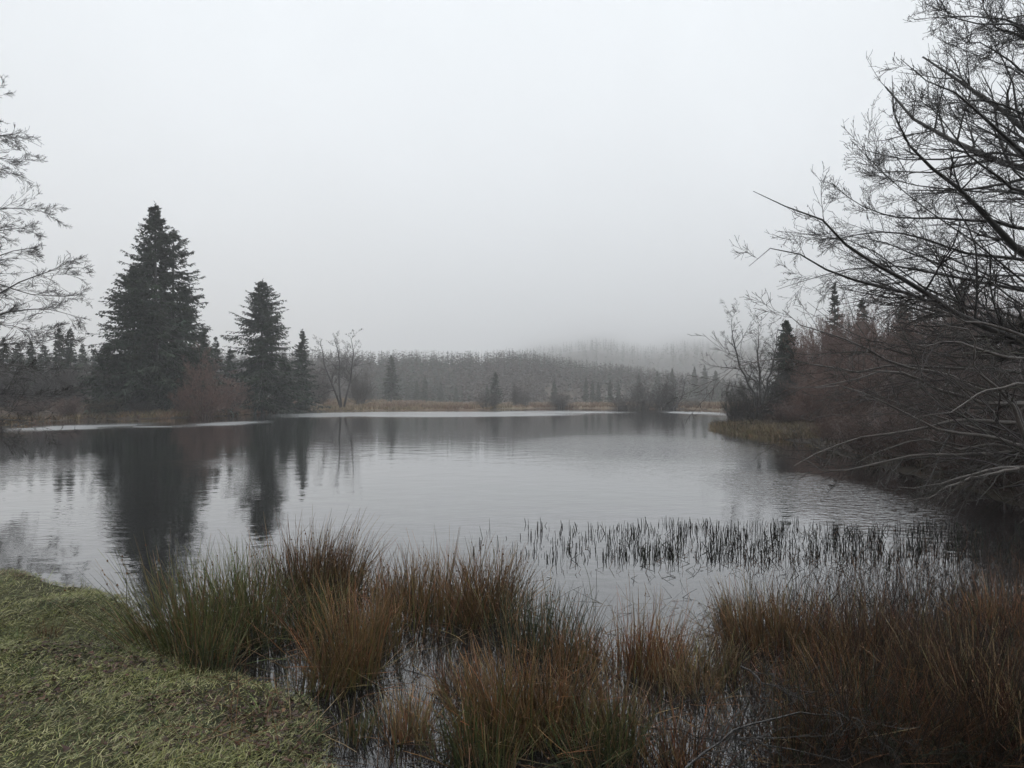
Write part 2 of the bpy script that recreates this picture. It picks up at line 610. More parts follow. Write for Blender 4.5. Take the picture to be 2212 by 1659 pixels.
def conifer(label, loc, H, Rb, nbr, nlet, name='spruce_tree', group=None, **kw):
    gt, gf = conifer_geo(H, Rb, nbr, nlet, **kw)
    r = thing(name, label, 'tree', loc, group=group)
    gt.build('trunk', M_BARK, r, smooth=True)
    gf.build('crown', M_NEEDLE, r, kind='stuff')
    return r


def gp(u, d, dz=0.0):
    x = (u - 1106.0) / FPX * d
    return np.array([x, d, float(gz(np.array([x]), np.array([float(d)]))[0]) + dz])


def hpx(v, d, z0):
    """height of a top seen at v, d metres away, above a base at z0"""
    return EYE + (860 - v) / FPX * d - z0


b = gp(336, 62)
conifer('tallest dark spruce, broad cone with pointed top on the left bank', b, hpx(438, 62, b[2]), 6.2, 480, 44, pw=0.78, kl=0.85, kw=0.095, group='spruces on the left bank')
b = gp(374, 64)
conifer('thinner open spruce with bare trunk showing, right against the tallest spruce', b, hpx(492, 64, b[2]), 4.8, 230, 44, pw=0.6, kl=0.75, kw=0.08, open_=0.2, droop=0.35, group='spruces on the left bank')
b = gp(290, 61)
conifer('lower dense spruce filling the left flank of the tallest spruce', b, hpx(570, 61, b[2]), 3.8, 300, 34, pw=0.55, kl=0.7, kw=0.11, group='spruces on the left bank')
b = gp(395, 66)
conifer('bushy spruce leaning out on the right flank of the tallest spruce', b, hpx(640, 66, b[2]), 3.6, 260, 30, pw=0.5, kl=0.7, kw=0.11, group='spruces on the left bank')
b = gp(232, 60)
conifer('short dark spruce at the left foot of the tallest spruce', b, hpx(740, 60, b[2]), 2.6, 220, 22, pw=0.7, kl=0.6, kw=0.11, group='spruces on the left bank')
b = gp(566, 74)
conifer('second tallest spruce, dense narrow cone standing alone against the sky', b, hpx(604, 74, b[2]), 5.2, 430, 40, pw=0.66, kl=0.78, kw=0.09, group='spruces on the left bank')
b = gp(653, 80)
conifer('slender young spruce with spiky top, right of the second tallest spruce', b, hpx(712, 80, b[2]), 2.6, 260, 22, pw=0.85, kl=0.6, kw=0.10, group='spruces on the left bank')
b = gp(497, 80)
conifer('small spruce in the gap left of the second tallest spruce', b, hpx(752, 80, b[2]), 2.0, 200, 18, pw=0.8, kl=0.6, kw=0.1, group='spruces on the left bank')
b = gp(466, 84)
conifer('small hazy spruce with spiky top behind the reddish bare bushes', b, hpx(726, 84, b[2]), 2.3, 200, 18, pw=0.85, kl=0.6, kw=0.1, group='spruces on the left bank')
b = gp(440, 76)
conifer('spruce top just right of the broad spruce group, above red bushes', b, hpx(706, 76, b[2]), 2.4, 220, 20, pw=0.7, kl=0.6, kw=0.1, group='spruces on the left bank')
b = gp(615, 78)
conifer('low dark spruce wedged between the second tallest and the slender young spruce', b, hpx(770, 78, b[2]), 2.4, 200, 20, pw=0.6, kl=0.6, kw=0.11, group='spruces on the left bank')

# smaller conifers further off: three builds, copied
protos = []
for H_, R_, nb_, nl_, pw_ in ((8, 1.9, 170, 14, 0.85), (8, 1.5, 150, 14, 0.75), (8, 2.5, 180, 15, 0.65)):
    gt, gf = conifer_geo(H_, R_, nb_, nl_, pw=pw_, kl=0.62, kw=0.13, col=NEED * 1.1)
    protos.append((gt.mesh('trunk', M_BARK, True), gf.mesh('crown', M_NEEDLE)))


def small_conifer(label, u, d, vtop, kind, group, loc=None, sx=1.0):
    b = gp(u, d) if loc is None else np.array(loc)
    s = hpx(vtop, d, b[2]) / 8.0
    r = thing('conifer_tree', label, 'tree', b, rng.uniform(0, 6.3), (s * sx, s * sx, s), group)
    for nm, me in zip(('trunk', 'crown'), protos[kind]):
        o = bpy.data.objects.new(nm, me)
        COL.objects.link(o)
        o.parent = r
        if nm == 'crown':
            o['kind'] = 'stuff'
    return r


LW = 'spruces of the dark wood on the left'
for u, d, v, k, lab in (
        (8, 88, 726, 0, 'dark spruce at the left edge, behind the bare branches'),
        (38, 94, 742, 2, 'broad dark spruce near the left edge, its top below its neighbours'),
        (66, 86, 734, 1, 'narrow dark spruce behind the lower bare twigs on the left'),
        (95, 92, 745, 2, 'bushy spruce just left of the twin spruce tips'),
        (128, 84, 706, 0, 'left of the twin spruce tips rising from the dark wood'),
        (152, 85, 708, 1, 'right of the twin spruce tips rising from the dark wood'),
        (178, 92, 742, 0, 'spruce just right of the twin spruce tips, shorter'),
        (205, 96, 752, 1, 'pale hazy spruce next to the foot of the tallest spruce'),
        (-40, 90, 715, 2, 'spruce beyond the left edge of the view'),
        (262, 98, 760, 0, 'hazy spruce half hidden behind the short dark spruce'),
        (540, 104, 770, 1, 'faint spruce behind the second tallest spruce')):
    small_conifer(lab, u, d, v, k, LW)

MW = 'hazy spruces on the far meadow'
for u, d, v, k, sx, lab in (
        (845, 152, 768, 1, 1.3, 'tall hazy larch like conifer standing alone before the ridge wood'),
        (918, 172, 812, 0, 1.0, 'hazy spruce right of the lone tall hazy conifer'),
        (900, 176, 822, 1, 1.0, 'small spruce pressed to the left of a hazy spruce by the ridge'),
        (952, 180, 826, 2, 1.0, 'low wide hazy spruce on the meadow edge under the ridge'),
        (985, 176, 832, 0, 1.0, 'low narrow hazy spruce under the middle of the ridge'),
        (1070, 134, 804, 2, 1.15, 'dark broad rounded spruce on the middle of the meadow'),
        (1052, 150, 830, 0, 0.9, 'short spruce left of the broad rounded spruce'),
        (1197, 150, 822, 2, 0.9, 'squat spruce standing alone behind the round willow bush'),
        (1266, 172, 816, 1, 1.0, 'left and tallest of the spruce trio in the middle of the meadow'),
        (1280, 176, 822, 1, 1.0, 'middle of the spruce trio on the meadow'),
        (1293, 170, 826, 0, 1.0, 'right and lowest of the spruce trio on the meadow'),
        (1318, 160, 820, 1, 1.0, 'narrow spruce left of the willow thicket'),
        (1336, 164, 824, 1, 0.9, 'narrow spruce touching the left end of the willow thicket'),
        (1380, 190, 806, 1, 1.0, 'faint spruce behind the left half of the willow thicket'),
        (1420, 200, 802, 0, 1.0, 'faint spruce behind the middle of the willow thicket'),
        (1452, 196, 796, 1, 1.0, 'faint tall spruce behind the right half of the willow thicket'),
        (1500, 210, 792, 1, 1.0, 'faint spruce right of the willow thicket, first of three'),
        (1522, 205, 788, 0, 1.0, 'faint spruce right of the willow thicket, second of three'),
        (1546, 200, 800, 2, 0.9, 'faint wide spruce right of the willow thicket, third of three'),
        (880, 186, 836, 2, 1.0, 'stubby hazy spruce right beside the lone tall conifer'),
        (800, 170, 830, 0, 1.0, 'hazy spruce behind the right side of the bare three stemmed tree'),
        (770, 176, 836, 1, 1.0, 'low hazy spruce seen through the bare three stemmed tree'),
        (700, 120, 838, 2, 0.9, 'low dark spruce left of the bare three stemmed tree')):
    small_conifer(lab, u, d, v, k, MW, sx=sx)

# ridge wood: a far mass of thin trees, thousands of them
def far_wood(name, xs, ys, zf, hts, wid, cols, nk):
    g = Geo()
    n = len(xs)
    zz = zf(xs, ys)
    P = np.stack([np.stack([xs, ys, zz - 0.2], 1), np.stack([xs + rng.normal(size=n) * 0.1, ys, zz + hts * 0.98], 1)], 1)
    tubes(g, P, np.stack([hts * 0.010, hts * 0.003], 1), 3, cols * 0.8)
    idx = np.repeat(np.arange(n), nk)
    u = rng.uniform(0.05, 1.0, len(idx)) ** 1.15
    a_ = rng.uniform(0, 6.3, len(idx))
    d = nrm(np.stack([np.cos(a_), np.sin(a_), 0.9 * u - 0.5], 1))
    le = wid[idx] * (1.12 - u) ** 0.8 * rng.uniform(0.6, 1.2, len(idx)) + 0.12
    b = np.stack([xs[idx], ys[idx], zz[idx] + u * hts[idx]], 1)
    s = nrm(np.cross(d, rng.normal(size=(len(idx), 3)) * 0.6 + np.array([0, 0, 1.0])))
    kites(g, b, d, s, le, le * 0.22, cols[idx] * rng.uniform(0.9, 1.1, (len(idx), 1)), 0.15)
    return g.build(name, M_NEEDLE, kind='stuff')


n = 6800
yy = 200 + 88 * rng.uniform(0, 1, n) ** 0.9
xx = rng.uniform(-0.74, 0.34, n) * yy
keep = ~((yy < 238) & (xx > 10) & (rng.uniform(size=n) < 0.75))
xx, yy = xx[keep], yy[keep]
cc = np.where((bumps(xx, yy * 0.5, 0.06, 62)[:, None] + rng.normal(size=(len(xx), 1)) * 0.2) > 0.15, NEED[None] * 1.1, np.array([[0.060, 0.043, 0.034]])) * rng.uniform(0.6, 1.4, (len(xx), 1))
o = far_wood('ridge_wood', xx, yy, ridge_z, rng.uniform(4.8, 6.6, len(xx)) * (1 + 0.35 * bumps(xx, yy, 0.08, 61)), rng.uniform(1.1, 2.0, len(xx)), cc, 17)
tag(o, 'grey hazy plantation of thin trees covering the ridge', 'wood')
n = 1700
yy = 390 + 900 * rng.uniform(0, 1, n) ** 1.6
xx = rng.uniform(-0.12, 0.62, n) * yy
o = far_wood('mountain_wood', xx, yy, mount_z, rng.uniform(8, 15, n), rng.uniform(1.8, 3.0, n), NEED[None] * rng.uniform(0.8, 1.6, (n, 1)), 22)
tag(o, 'scattered dark trees on the foggy mountainside', 'wood')

# ------------------------------------------------------------------ bare trees and bushes
BARK = np.array([0.040, 0.034, 0.030])


def stems(pts_list, k, r0, r1):
    P = np.stack([poly(q, k) for q in pts_list])
    R = np.linspace(0, 1, k)[None]
    r0 = np.broadcast_to(np.asarray(r0, float), (len(P),))[:, None]
    r1 = np.broadcast_to(np.asarray(r1, float), (len(P),))[:, None]
    return P, r0 * (1 - R) ** 0.8 + r1


def fuzz(P, R, levels, g, col, rmin=0.0):
    """levels of side shoots added to g; returns the last level"""
    out_ = []
    for kw in levels:
        c_ = kw.pop('col', col)
        sides = kw.pop('sides', 3)
        P, R = grow(P, R, **kw)
        R = np.maximum(R, rmin)
        tubes(g, P, R, sides, jitter(c_, len(P), 0.2, 0.05))
        out_.append((P, R))
    return out_


def bare_tree(name, label, cat, base, H, spread, nst, levels, col=BARK, r=0.08, lean=(0, 0), group=None, rmin=0.004, fork=0.05,
              twig_col=None, sweep=0.6):
    base = np.asarray(base, float)
    root = thing(name, label, cat, base, group=group)
    pl = []
    for i in range(nst):
        a_ = rng.uniform(0, 6.3) if nst != 3 else (2.6, 1.3, 0.35)[i]
        sp_ = spread * rng.uniform(0.5, 1.0) if nst > 1 else spread * 0.1
        h_ = H * rng.uniform(0.78, 1.0)
        dx, dy = math.cos(a_) * sp_, math.sin(a_) * sp_
        pl.append([(0.04 * dx, 0.04 * dy, -0.15), (dx * fork, dy * fork, h_ * 0.12), (dx * 0.45 + lean[0] * 0.3, dy * 0.45 + lean[1] * .3, h_ * 0.42),
                   (dx * 0.8 + lean[0] * 0.7, dy * 0.8 + lean[1] * .7, h_ * 0.75), (dx * sweep * 1.6 + lean[0], dy * sweep * 1.6 + lean[1], h_)])
    P, R = stems(pl, 12, r, r * 0.06)
    P[:, 1:] += rng.normal(size=P[:, 1:].shape) * H * 0.006
    gt = Geo()
    tubes(gt, P, R, 6, jitter(col, len(P), 0.1, 0.03))
    gt.build('trunk', M_BARK, root, smooth=True)
    gc = Geo()
    fuzz(P, R, levels, gc, twig_col if twig_col is not None else col, rmin)
    gc.build('crown', M_TWIG, root, kind='stuff')
    return root


def lv(*rows):
    return [dict(n=r_[0], t0=r_[1], ang=r_[2], lf=r_[3], trop=(0, 0, r_[4]), k=r_[5], wig=0.13) for r_ in rows]


# three stemmed tree on the far shore
b = gp(738, 93)
root = thing('bare_tree', 'bare tree with three dark stems forking from one foot on the far shore', 'tree', b)
s_ = 93 / FPX


def loc3(u, v):
    return ((u - 738) * s_, rng.normal() * 0.25, (880 - v) * s_)


pl = [[loc3(738, 884), loc3(728, 850), loc3(712, 810), loc3(700, 780), loc3(697, 755), loc3(690, 738)],
      [loc3(737, 884), loc3(736, 850), loc3(733, 810), loc3(733, 780), loc3(730, 752), loc3(722, 728)],
      [loc3(741, 884), loc3(750, 850), loc3(757, 815), loc3(762, 785), loc3(764, 755), loc3(757, 724)]]
P, R = stems(pl, 14, 0.17, 0.022)
gt = Geo()
for i in range(3):
    Geo_ = Geo()
    tubes(Geo_, P[i:i + 1], R[i:i + 1], 6, BARK * 0.9)
    Geo_.build('stem', M_BARK, root, smooth=True)
gc = Geo()
fuzz(P, R, [dict(n=22, t0=0.3, ang=(0.6, 1.25), lf=0.5, trop=(0, 0, 0.12), k=6, wig=0.17, rf=0.42, tl=0.72),
            dict(n=9, t0=0.2, ang=(0.5, 1.1), lf=0.5, trop=(0, 0, 0.15), k=4, wig=0.18),
            dict(n=6, t0=0.2, ang=(0.5, 1.1), lf=0.55, trop=(0, 0, 0.05), k=2, wig=0.2)], gc, BARK * 1.3, 0.009)
gc.build('crown', M_TWIG, root, kind='stuff')

RED = np.array([0.185, 0.105, 0.080])
GREYB = np.array([0.085, 0.072, 0.064])
TANB = np.array([0.17, 0.13, 0.08])
BUSH = []
for q_ in range(5):
    ns_ = (17, 20, 15, 10, 20)[q_]
    sp_ = (2.0, 2.6, 1.7, 1.3, 3.0)[q_]
    pl = []
    for i in range(ns_):
        a_ = rng.uniform(0, 6.3)
        e_ = sp_ * rng.uniform(0.35, 1.0)
        h_ = 5.0 * rng.uniform(0.6, 1.0) * (1 - 0.25 * e_ / sp_)
        dx, dy = math.cos(a_) * e_, math.sin(a_) * e_
        b0 = rng.uniform(0.1, 0.55)
        jx, jy = rng.normal(size=2) * 0.35
        pl.append([(b0 * dx, b0 * dy, -0.3), (dx * (b0 + 0.1) + jx * 0.3, dy * (b0 + 0.1) + jy * 0.3, h_ * 0.16),
                   (dx * 0.7 + jx, dy * 0.7 + jy, h_ * 0.5), (dx * 0.9 + jx * 0.5, dy * 0.9 + jy * 0.5, h_ * 0.8), (dx * 0.95 - jx * 0.3, dy * 0.95 - jy * 0.3, h_)])
    P, R = stems(pl, 9, 0.045, 0.006)
    P[:, 1:] += rng.normal(size=P[:, 1:].shape) * 0.05
    gt, gc = Geo(), Geo()
    tubes(gt, P, R, 4, jitter((0.8, 0.8, 0.8), len(P), 0.1, 0.03))
    fuzz(P, R, [dict(n=13, t0=0.03, ang=(0.4, 1.25), lf=0.5, trop=(0, 0, 0.2), k=4, wig=0.15, col=(1, 1, 1)),
                dict(n=7, t0=0.1, ang=(0.4, 1.1), lf=0.55, trop=(0, 0, 0.15), k=3, wig=0.15, col=(1, 1, 1)),
                dict(n=6, t0=0.1, ang=(0.4, 1.1), lf=0.6, trop=(0, 0, 0.1), k=2, wig=0.15, col=(1, 1, 1))], gc, (1, 1, 1), 0.0055)
    BUSH.append((gt.mesh('trunk', M_BARK, True), gc.mesh('crown', M_TWIG), sp_))


def bush(label, u, d, vtop, wpx, nst, col, name='bare_bush', cat='bush', group=None, rmin=0.012, r=0.035):
    b = gp(u, d)
    H = hpx(vtop, d, b[2])
    k = int(rng.integers(0, 5)) if nst > 8 else int(rng.integers(2, 4))
    sx = wpx / FPX * d * 0.52 / BUSH[k][2]
    sz = H / 5.0
    sx = min(max(sx, sz * 0.5), sz * 2.0)
    root = thing(name, label, cat, b, rng.uniform(0, 6.3), (sx, sx, sz), group)
    for nm, me in zip(('trunk', 'crown'), BUSH[k]):
        o = bpy.data.objects.new(nm, me)
        COL.objects.link(o)
        o.parent = root
        c_ = np.asarray(col) * (0.7 if nm == 'trunk' else 1.0)
        o.color = (c_[0], c_[1], c_[2], 1)
        if nm == 'crown':
            o['kind'] = 'stuff'
    return root


LB = 'bare bushes on the left bank'
bush('tall reddish bare bush right of the tallest spruce', 446, 58, 742, 84, 12, RED, group=LB, rmin=0.014)
bush('wide reddish bare bush low on the bank between the two big spruces', 482, 64, 800, 110, 16, RED * 1.05, group=LB, rmin=0.014)
bush('pinkish bare bush at the right foot of the tallest spruce', 398, 60, 818, 64, 12, RED * 1.2, group=LB, rmin=0.013)
bush('small tan bare bush at the water below the tallest spruce', 430, 60, 862, 60, 12, TANB, group=LB, rmin=0.012)
bush('grey thin bare saplings between the two spruces on the right', 612, 84, 742, 34, 5, GREYB, name='bare_tree', cat='tree', group=LB, rmin=0.012)
bush('grey misty bare tree behind the three stemmed tree', 690, 108, 770, 70, 6, GREYB * 1.25, name='bare_tree', cat='tree', group=LB, rmin=0.014)
bush('misty bare tree just right of the three stemmed tree', 778, 112, 785, 60, 6, GREYB * 1.25, name='bare_tree', cat='tree', group=LB, rmin=0.014)
for u, d, v, wd, col, lab in (
        (20, 66, 770, 150, GREYB * 0.8, 'grey bare thicket at the left edge behind the water'),
        (95, 70, 782, 120, GREYB * 0.85, 'grey bare thicket left of the paler one'),
        (165, 72, 778, 110, GREYB, 'pale grey bare thicket left of the tallest spruce'),
        (60, 56, 850, 110, RED * 0.7, 'low brown bush on the left bank by the bright water'),
        (150, 57, 852, 120, RED * 0.85, 'low russet bush in front of the pale grey thicket'),
        (225, 58, 858, 90, TANB * 0.6, 'low dull bush at the left foot of the tallest spruce'),
        (310, 58, 862, 90, GREYB * 0.6, 'low dark bush in front of the tallest spruce')):
    bush(lab, u, d, v, wd, 13, col, group=LB, rmin=0.013)

MB = 'bare willows by the far shore'
for u, d, v, wd, n_, col, lab, nm, ct in (
        (1055, 98, 838, 56, 12, GREYB * 1.1, 'grey green bare willow bush at the tip of the far grass bank', 'willow_bush', 'bush'),
        (1210, 112, 842, 64, 14, GREYB * 1.15, 'round bare willow bush on the middle of the far shore', 'willow_bush', 'bush'),
        (1115, 122, 822, 26, 3, GREYB, 'small slim bare tree on the meadow, left of the round willow', 'bare_tree', 'tree'),
        (1132, 124, 838, 30, 7, GREYB, 'low bare bush beside the small slim bare tree', 'bare_bush', 'bush'),
        (1350, 101, 846, 70, 12, GREYB, 'left low end of the bare willow thicket in the water', 'willow_bush', 'bush'),
        (1390, 102, 812, 56, 8, GREYB * 0.95, 'upright bare willow in the left part of the thicket', 'willow_bush', 'bush'),
        (1430, 101, 822, 60, 9, GREYB * 0.9, 'tangled bare willow in the middle of the thicket', 'willow_bush', 'bush'),
        (1448, 102, 806, 60, 6, GREYB * 0.8, 'tallest dark bare willow of the thicket', 'willow_bush', 'bush'),
        (1500, 106, 858, 60, 9, TANB * 0.6, 'low brown willow scrub at the right end of the thicket', 'willow_bush', 'bush')):
    bush(lab, u, d, v, wd, n_, col, name=nm, cat=ct, group=MB, rmin=0.013)

# leaning stem at the right end of the thicket
b = gp(1447, 99)
root = thing('leaning_tree', 'thin dark bare stem leaning right out of the willow thicket', 'tree', b)
P, R = stems([[(0, 0, -0.3), (0.9, 0.1, 1.2), (1.7, 0.2, 2.4), (2.1, 0.1, 4.2), (2.3, 0.0, 5.4)]], 10, 0.10, 0.02)
gt = Geo()
tubes(gt, P, R, 6, BARK)
gt.build('trunk', M_BARK, root, smooth=True)
gc = Geo()
fuzz(P, R, lv((14, 0.3, (0.4, 0.9), 0.35, 0.4, 4), (6, 0.2, (0.4, 0.9), 0.5, 0.2, 3)), gc, BARK * 1.3, 0.012)
gc.build('crown', M_TWIG, root, kind='stuff')

# wood on the right bank
RB = 'trees and bushes of the right bank'
b = gp(1642, 44)
bare_tree('bare_tree', 'small bare alder with fine spreading twigs at the left end of the right bank wood', 'tree', b, hpx(668, 44, b[2]), 2.6, 3,
          [dict(n=16, t0=0.3, ang=(0.5, 1.0), lf=0.42, trop=(0, 0, 0.3), k=5, wig=0.16, rf=0.5),
           dict(n=9, t0=0.2, ang=(0.5, 1.0), lf=0.5, trop=(0, 0, 0.15), k=4, wig=0.16),
           dict(n=7, t0=0.2, ang=(0.5, 1.0), lf=0.5, trop=(0, 0, 0.0), k=3, wig=0.15)], col=BARK, r=0.10, rmin=0.006, group=RB, sweep=0.55)
b = gp(1698, 48)
conifer('dark young spruce between the small bare alder and the russet wood', b, hpx(690, 48, b[2]), 1.7, 260, 24, pw=0.7, kl=0.5, kw=0.085, group=RB)
b = gp(1803, 60)
conifer('dark spruce tip poking above the russet wood on the right', b, hpx(612, 60, b[2]), 1.7, 240, 20, pw=0.9, kl=0.5, kw=0.08, group=RB)
b = gp(1862, 62)
conifer('second dark spruce tip right of the first one, seen through branches', b, hpx(642, 62, b[2]), 2.0, 240, 20, pw=0.8, kl=0.6, kw=0.09, group=RB)
b = gp(1950, 60)
conifer('dark spruce behind the tangle of branches in the right wood', b, hpx(655, 60, b[2]), 2.4, 240, 20, pw=0.7, kl=0.6, kw=0.1, group=RB)
b = gp(2080, 56)
conifer('dark spruce behind the branches near the right edge', b, hpx(600, 56, b[2]), 2.6, 260, 20, pw=0.7, kl=0.6, kw=0.1, group=RB)
for u, d, v, wd, n_, col, lab in (
        (1585, 52, 812, 70, 12, GREYB * 0.55, 'dark low bare bush at the far end of the right bank'),
        (1632, 45, 800, 80, 14, GREYB * 0.5, 'dark bushy thicket under the small bare alder'),
        (1690, 42, 790, 90, 14, GREYB * 0.45, 'dark thicket at the foot of the young spruce'),
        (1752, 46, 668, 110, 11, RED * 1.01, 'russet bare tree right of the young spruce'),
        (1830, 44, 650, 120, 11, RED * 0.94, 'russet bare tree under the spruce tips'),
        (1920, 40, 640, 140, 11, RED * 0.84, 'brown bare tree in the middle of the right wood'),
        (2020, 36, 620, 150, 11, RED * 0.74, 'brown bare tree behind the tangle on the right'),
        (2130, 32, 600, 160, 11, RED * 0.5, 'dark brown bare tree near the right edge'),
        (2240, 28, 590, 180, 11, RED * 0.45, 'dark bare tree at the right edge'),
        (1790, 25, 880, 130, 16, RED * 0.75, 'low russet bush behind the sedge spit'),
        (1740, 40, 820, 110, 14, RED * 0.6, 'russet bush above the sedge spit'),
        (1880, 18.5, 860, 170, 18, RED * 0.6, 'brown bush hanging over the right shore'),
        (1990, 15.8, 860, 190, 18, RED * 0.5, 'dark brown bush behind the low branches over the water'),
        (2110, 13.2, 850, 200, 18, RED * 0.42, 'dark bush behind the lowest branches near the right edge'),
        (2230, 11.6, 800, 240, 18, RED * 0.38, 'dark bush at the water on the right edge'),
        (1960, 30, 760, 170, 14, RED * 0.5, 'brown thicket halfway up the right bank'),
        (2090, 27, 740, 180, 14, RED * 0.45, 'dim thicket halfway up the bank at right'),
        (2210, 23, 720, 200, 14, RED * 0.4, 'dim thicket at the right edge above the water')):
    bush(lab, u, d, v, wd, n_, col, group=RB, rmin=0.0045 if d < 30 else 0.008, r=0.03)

for u, d, v, wd, col, lab in (
        (1728, 52, 680, 90, RED * 1.0, 'russet bare tree just right of the young spruce, furthest back'),
        (1775, 56, 655, 110, RED * 0.95, 'russet bare tree behind the first spruce tip'),
        (1845, 54, 640, 120, RED * 0.95, 'russet bare tree between the two spruce tips'),
        (1905, 50, 632, 130, RED * 0.9, 'russet bare tree right of the second spruce tip'),
        (1975, 46, 628, 140, RED * 0.8, 'russet bare tree in front of the spruce behind the tangle'),
        (2060, 44, 615, 150, RED * 0.75, 'brown bare tree left of the spruce near the right edge'),
        (2160, 40, 600, 160, RED * 0.7, 'brown bare tree right of the spruce near the right edge'),
        (1765, 36, 770, 120, RED * 0.95, 'russet thicket above the low bush behind the sedge spit'),
        (1840, 33, 750, 130, RED * 0.9, 'russet thicket in the middle of the right bank'),
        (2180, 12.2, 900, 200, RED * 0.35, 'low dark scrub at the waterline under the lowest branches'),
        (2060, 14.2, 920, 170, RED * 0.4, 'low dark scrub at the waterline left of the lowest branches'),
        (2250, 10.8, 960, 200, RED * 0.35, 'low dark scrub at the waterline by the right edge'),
        (1700, 38, 858, 110, RED * 0.7, 'low russet scrub along the back of the sedge spit')):
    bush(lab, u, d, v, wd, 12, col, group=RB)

# unseen spruces added outside the frame to block light on the right
for u, d, v, lab in ((2420, 22, 420, 'unseen dark spruce just outside the right edge, added for shade'), (2560, 16, 200, 'unseen dark spruce outside the right edge, nearest, added for shade')):
    b = gp(u, d)
    conifer(lab, b, hpx(v, d, b[2]), 3.0, 300, 22, pw=0.6, kl=0.6, kw=0.12, group=RB)

# ------------------------------------------------------------------ the big bare alder on the right
def limbs(specs, k=16):
    P = np.stack([poly([at(*q) for q in s_], k) for s_, _ in specs])
    n_ = len(P)
    P[:, 1:-1] += rng.normal(size=P[:, 1:-1].shape) * 0.010
    r = np.array([q for _, q in specs])
    R = r[:, None] * (np.linspace(1, 0.0, k)[None] ** 1.15) + 0.003
    return P, R


def catkins(P, n, size, colr):
    i = rng.integers(0, len(P), n)
    tip = P[i, rng.integers(P.shape[1] // 2, P.shape[1], n)]
    s = size * rng.uniform(0.6, 1.3, n)
    c0 = tip - np.array([0, 0, 1.0]) * (s * 1.3)[:, None] + rng.normal(size=(n, 3)) * 0.003
    o_ = np.array([[1, 0, 0], [-0.5, 0.87, 0], [-0.5, -0.87, 0], [0, 0, 1.9], [0, 0, -1.9]]) * 0.42
    v = c0[:, None, :] + o_[None] * s[:, None, None]
    f = np.array([[0, 1, 3], [1, 2, 3], [2, 0, 3], [1, 0, 4], [2, 1, 4], [0, 2, 4]])
    t_ = (np.arange(n)[:, None, None] * 5 + f[None]).reshape(-1, 3)
    g = Geo()
    g.add(v.reshape(-1, 3), None, t_, np.repeat(jitter(colr, n, 0.2), 5, 0))
    return g


UP = [
    ([(2520, 900, 9), (2440, 500, 9), (2330, 200, 8.6), (2211, 60, 8.2), (2048, 30, 7.8), (2012, -40, 7.6)], 0.06),
    ([(2500, 400, 8.9), (2350, 130, 8.7), (2180, 47, 8.3), (2080, 36, 7.9), (1975, 42, 7.6)], 0.03),
    ([(2520, 900, 9), (2420, 650, 8.8), (2300, 430, 8.4), (2211, 330, 8.0), (2124, 250, 7.7), (2056, 198, 7.4), (2020, 178, 7.3), (1976, 166, 7.2), (1945, 127, 7.1)], 0.075),
    ([(2520, 920, 9), (2400, 720, 9), (2290, 600, 8.8), (2172, 516, 8.4), (2108, 440, 8.2), (2060, 397, 8.0), (1993, 341, 7.8), (1953, 298, 7.7), (1929, 254, 7.6), (1919, 210, 7.5), (1927, 163, 7.5)], 0.095),
    ([(2540, 980, 8.6), (2400, 820, 8.4), (2212, 740, 8.2), (2090, 690, 8), (1990, 630, 7.8), (1933, 596, 7.6), (1873, 556, 7.4), (1810, 508, 7.2), (1758, 464, 7), (1695, 445, 6.9), (1655, 429, 6.8), (1627, 413, 6.7)], 0.075),
    ([(2540, 1000, 9.4), (2330, 800, 9.6), (2150, 715, 9.6), (1965, 635, 9.3), (1865, 611, 9.0), (1782, 580, 8.7), (1715, 544, 8.4), (1655, 540, 8.2), (1618, 575, 8.0)], 0.06),
    ([(2400, 560, 9.8), (2230, 500, 9.8), (2050, 470, 9.6), (1940, 470, 9.4), (1850, 440, 9.2), (1800, 400, 9.0)], 0.035),
    ([(2420, 500, 9.6), (2280, 350, 9.8), (2150, 330, 9.8), (2030, 345, 9.6), (1930, 340, 9.4), (1840, 320, 9.2)], 0.035),
    ([(2440, 420, 8.0), (2300, 230, 7.9), (2190, 140, 7.8), (2120, 95, 7.7), (2060, 80, 7.6)], 0.03),
    ([(2300, 120, 8.2), (2200, 80, 8.3), (2130, 30, 8.3), (2110, -30, 8.3)], 0.022),
    ([(2420, 640, 10.5), (2260, 570, 10.5), (2080, 545, 10.2), (1920, 500, 9.9), (1800, 515, 9.6), (1720, 510, 9.4)], 0.035),
    ([(2430, 700, 10.8), (2250, 640, 10.6), (2070, 600, 10.3), (1900, 575, 10.0), (1760, 600, 9.7), (1680, 625, 9.5)], 0.035),
    ([(2400, 300, 10), (2250, 260, 10), (2130, 215, 9.9), (2010, 230, 9.7), (1930, 215, 9.6)], 0.028),
    ([(2450, 560, 7.6), (2320, 440, 7.5), (2200, 410, 7.4), (2090, 330, 7.2), (2030, 250, 7.1), (1985, 215, 7.0)], 0.032),
]
for i in range(len(UP) - 1):
    if i in (0, 8, 9):
        continue
    pa = poly(np.array(UP[i][0], float), 7)
    pb = poly(np.array(UP[i + 1][0], float), 7)
    q = pa * 0.5 + pb * 0.5 + np.array([70.0, 12.0, 0.9]) + rng.normal(size=(7, 3)) * np.array([10, 10, 0.12])
    UP.append(([tuple(v_) for v_ in q], 0.026))
base = gp(2530, 9)
root = thing('bare_alder', 'big bare alder with hanging catkins reaching in from the right against the sky', 'tree', (0, 0, 0))
P, R = limbs(UP)
for i in range(len(P)):
    g = Geo()
    tubes(g, P[i:i + 1], R[i:i + 1], 7, BARK * 0.75)
    g.build('limb', M_BARK, root, smooth=True)
bx = at(2530, 960, 9)
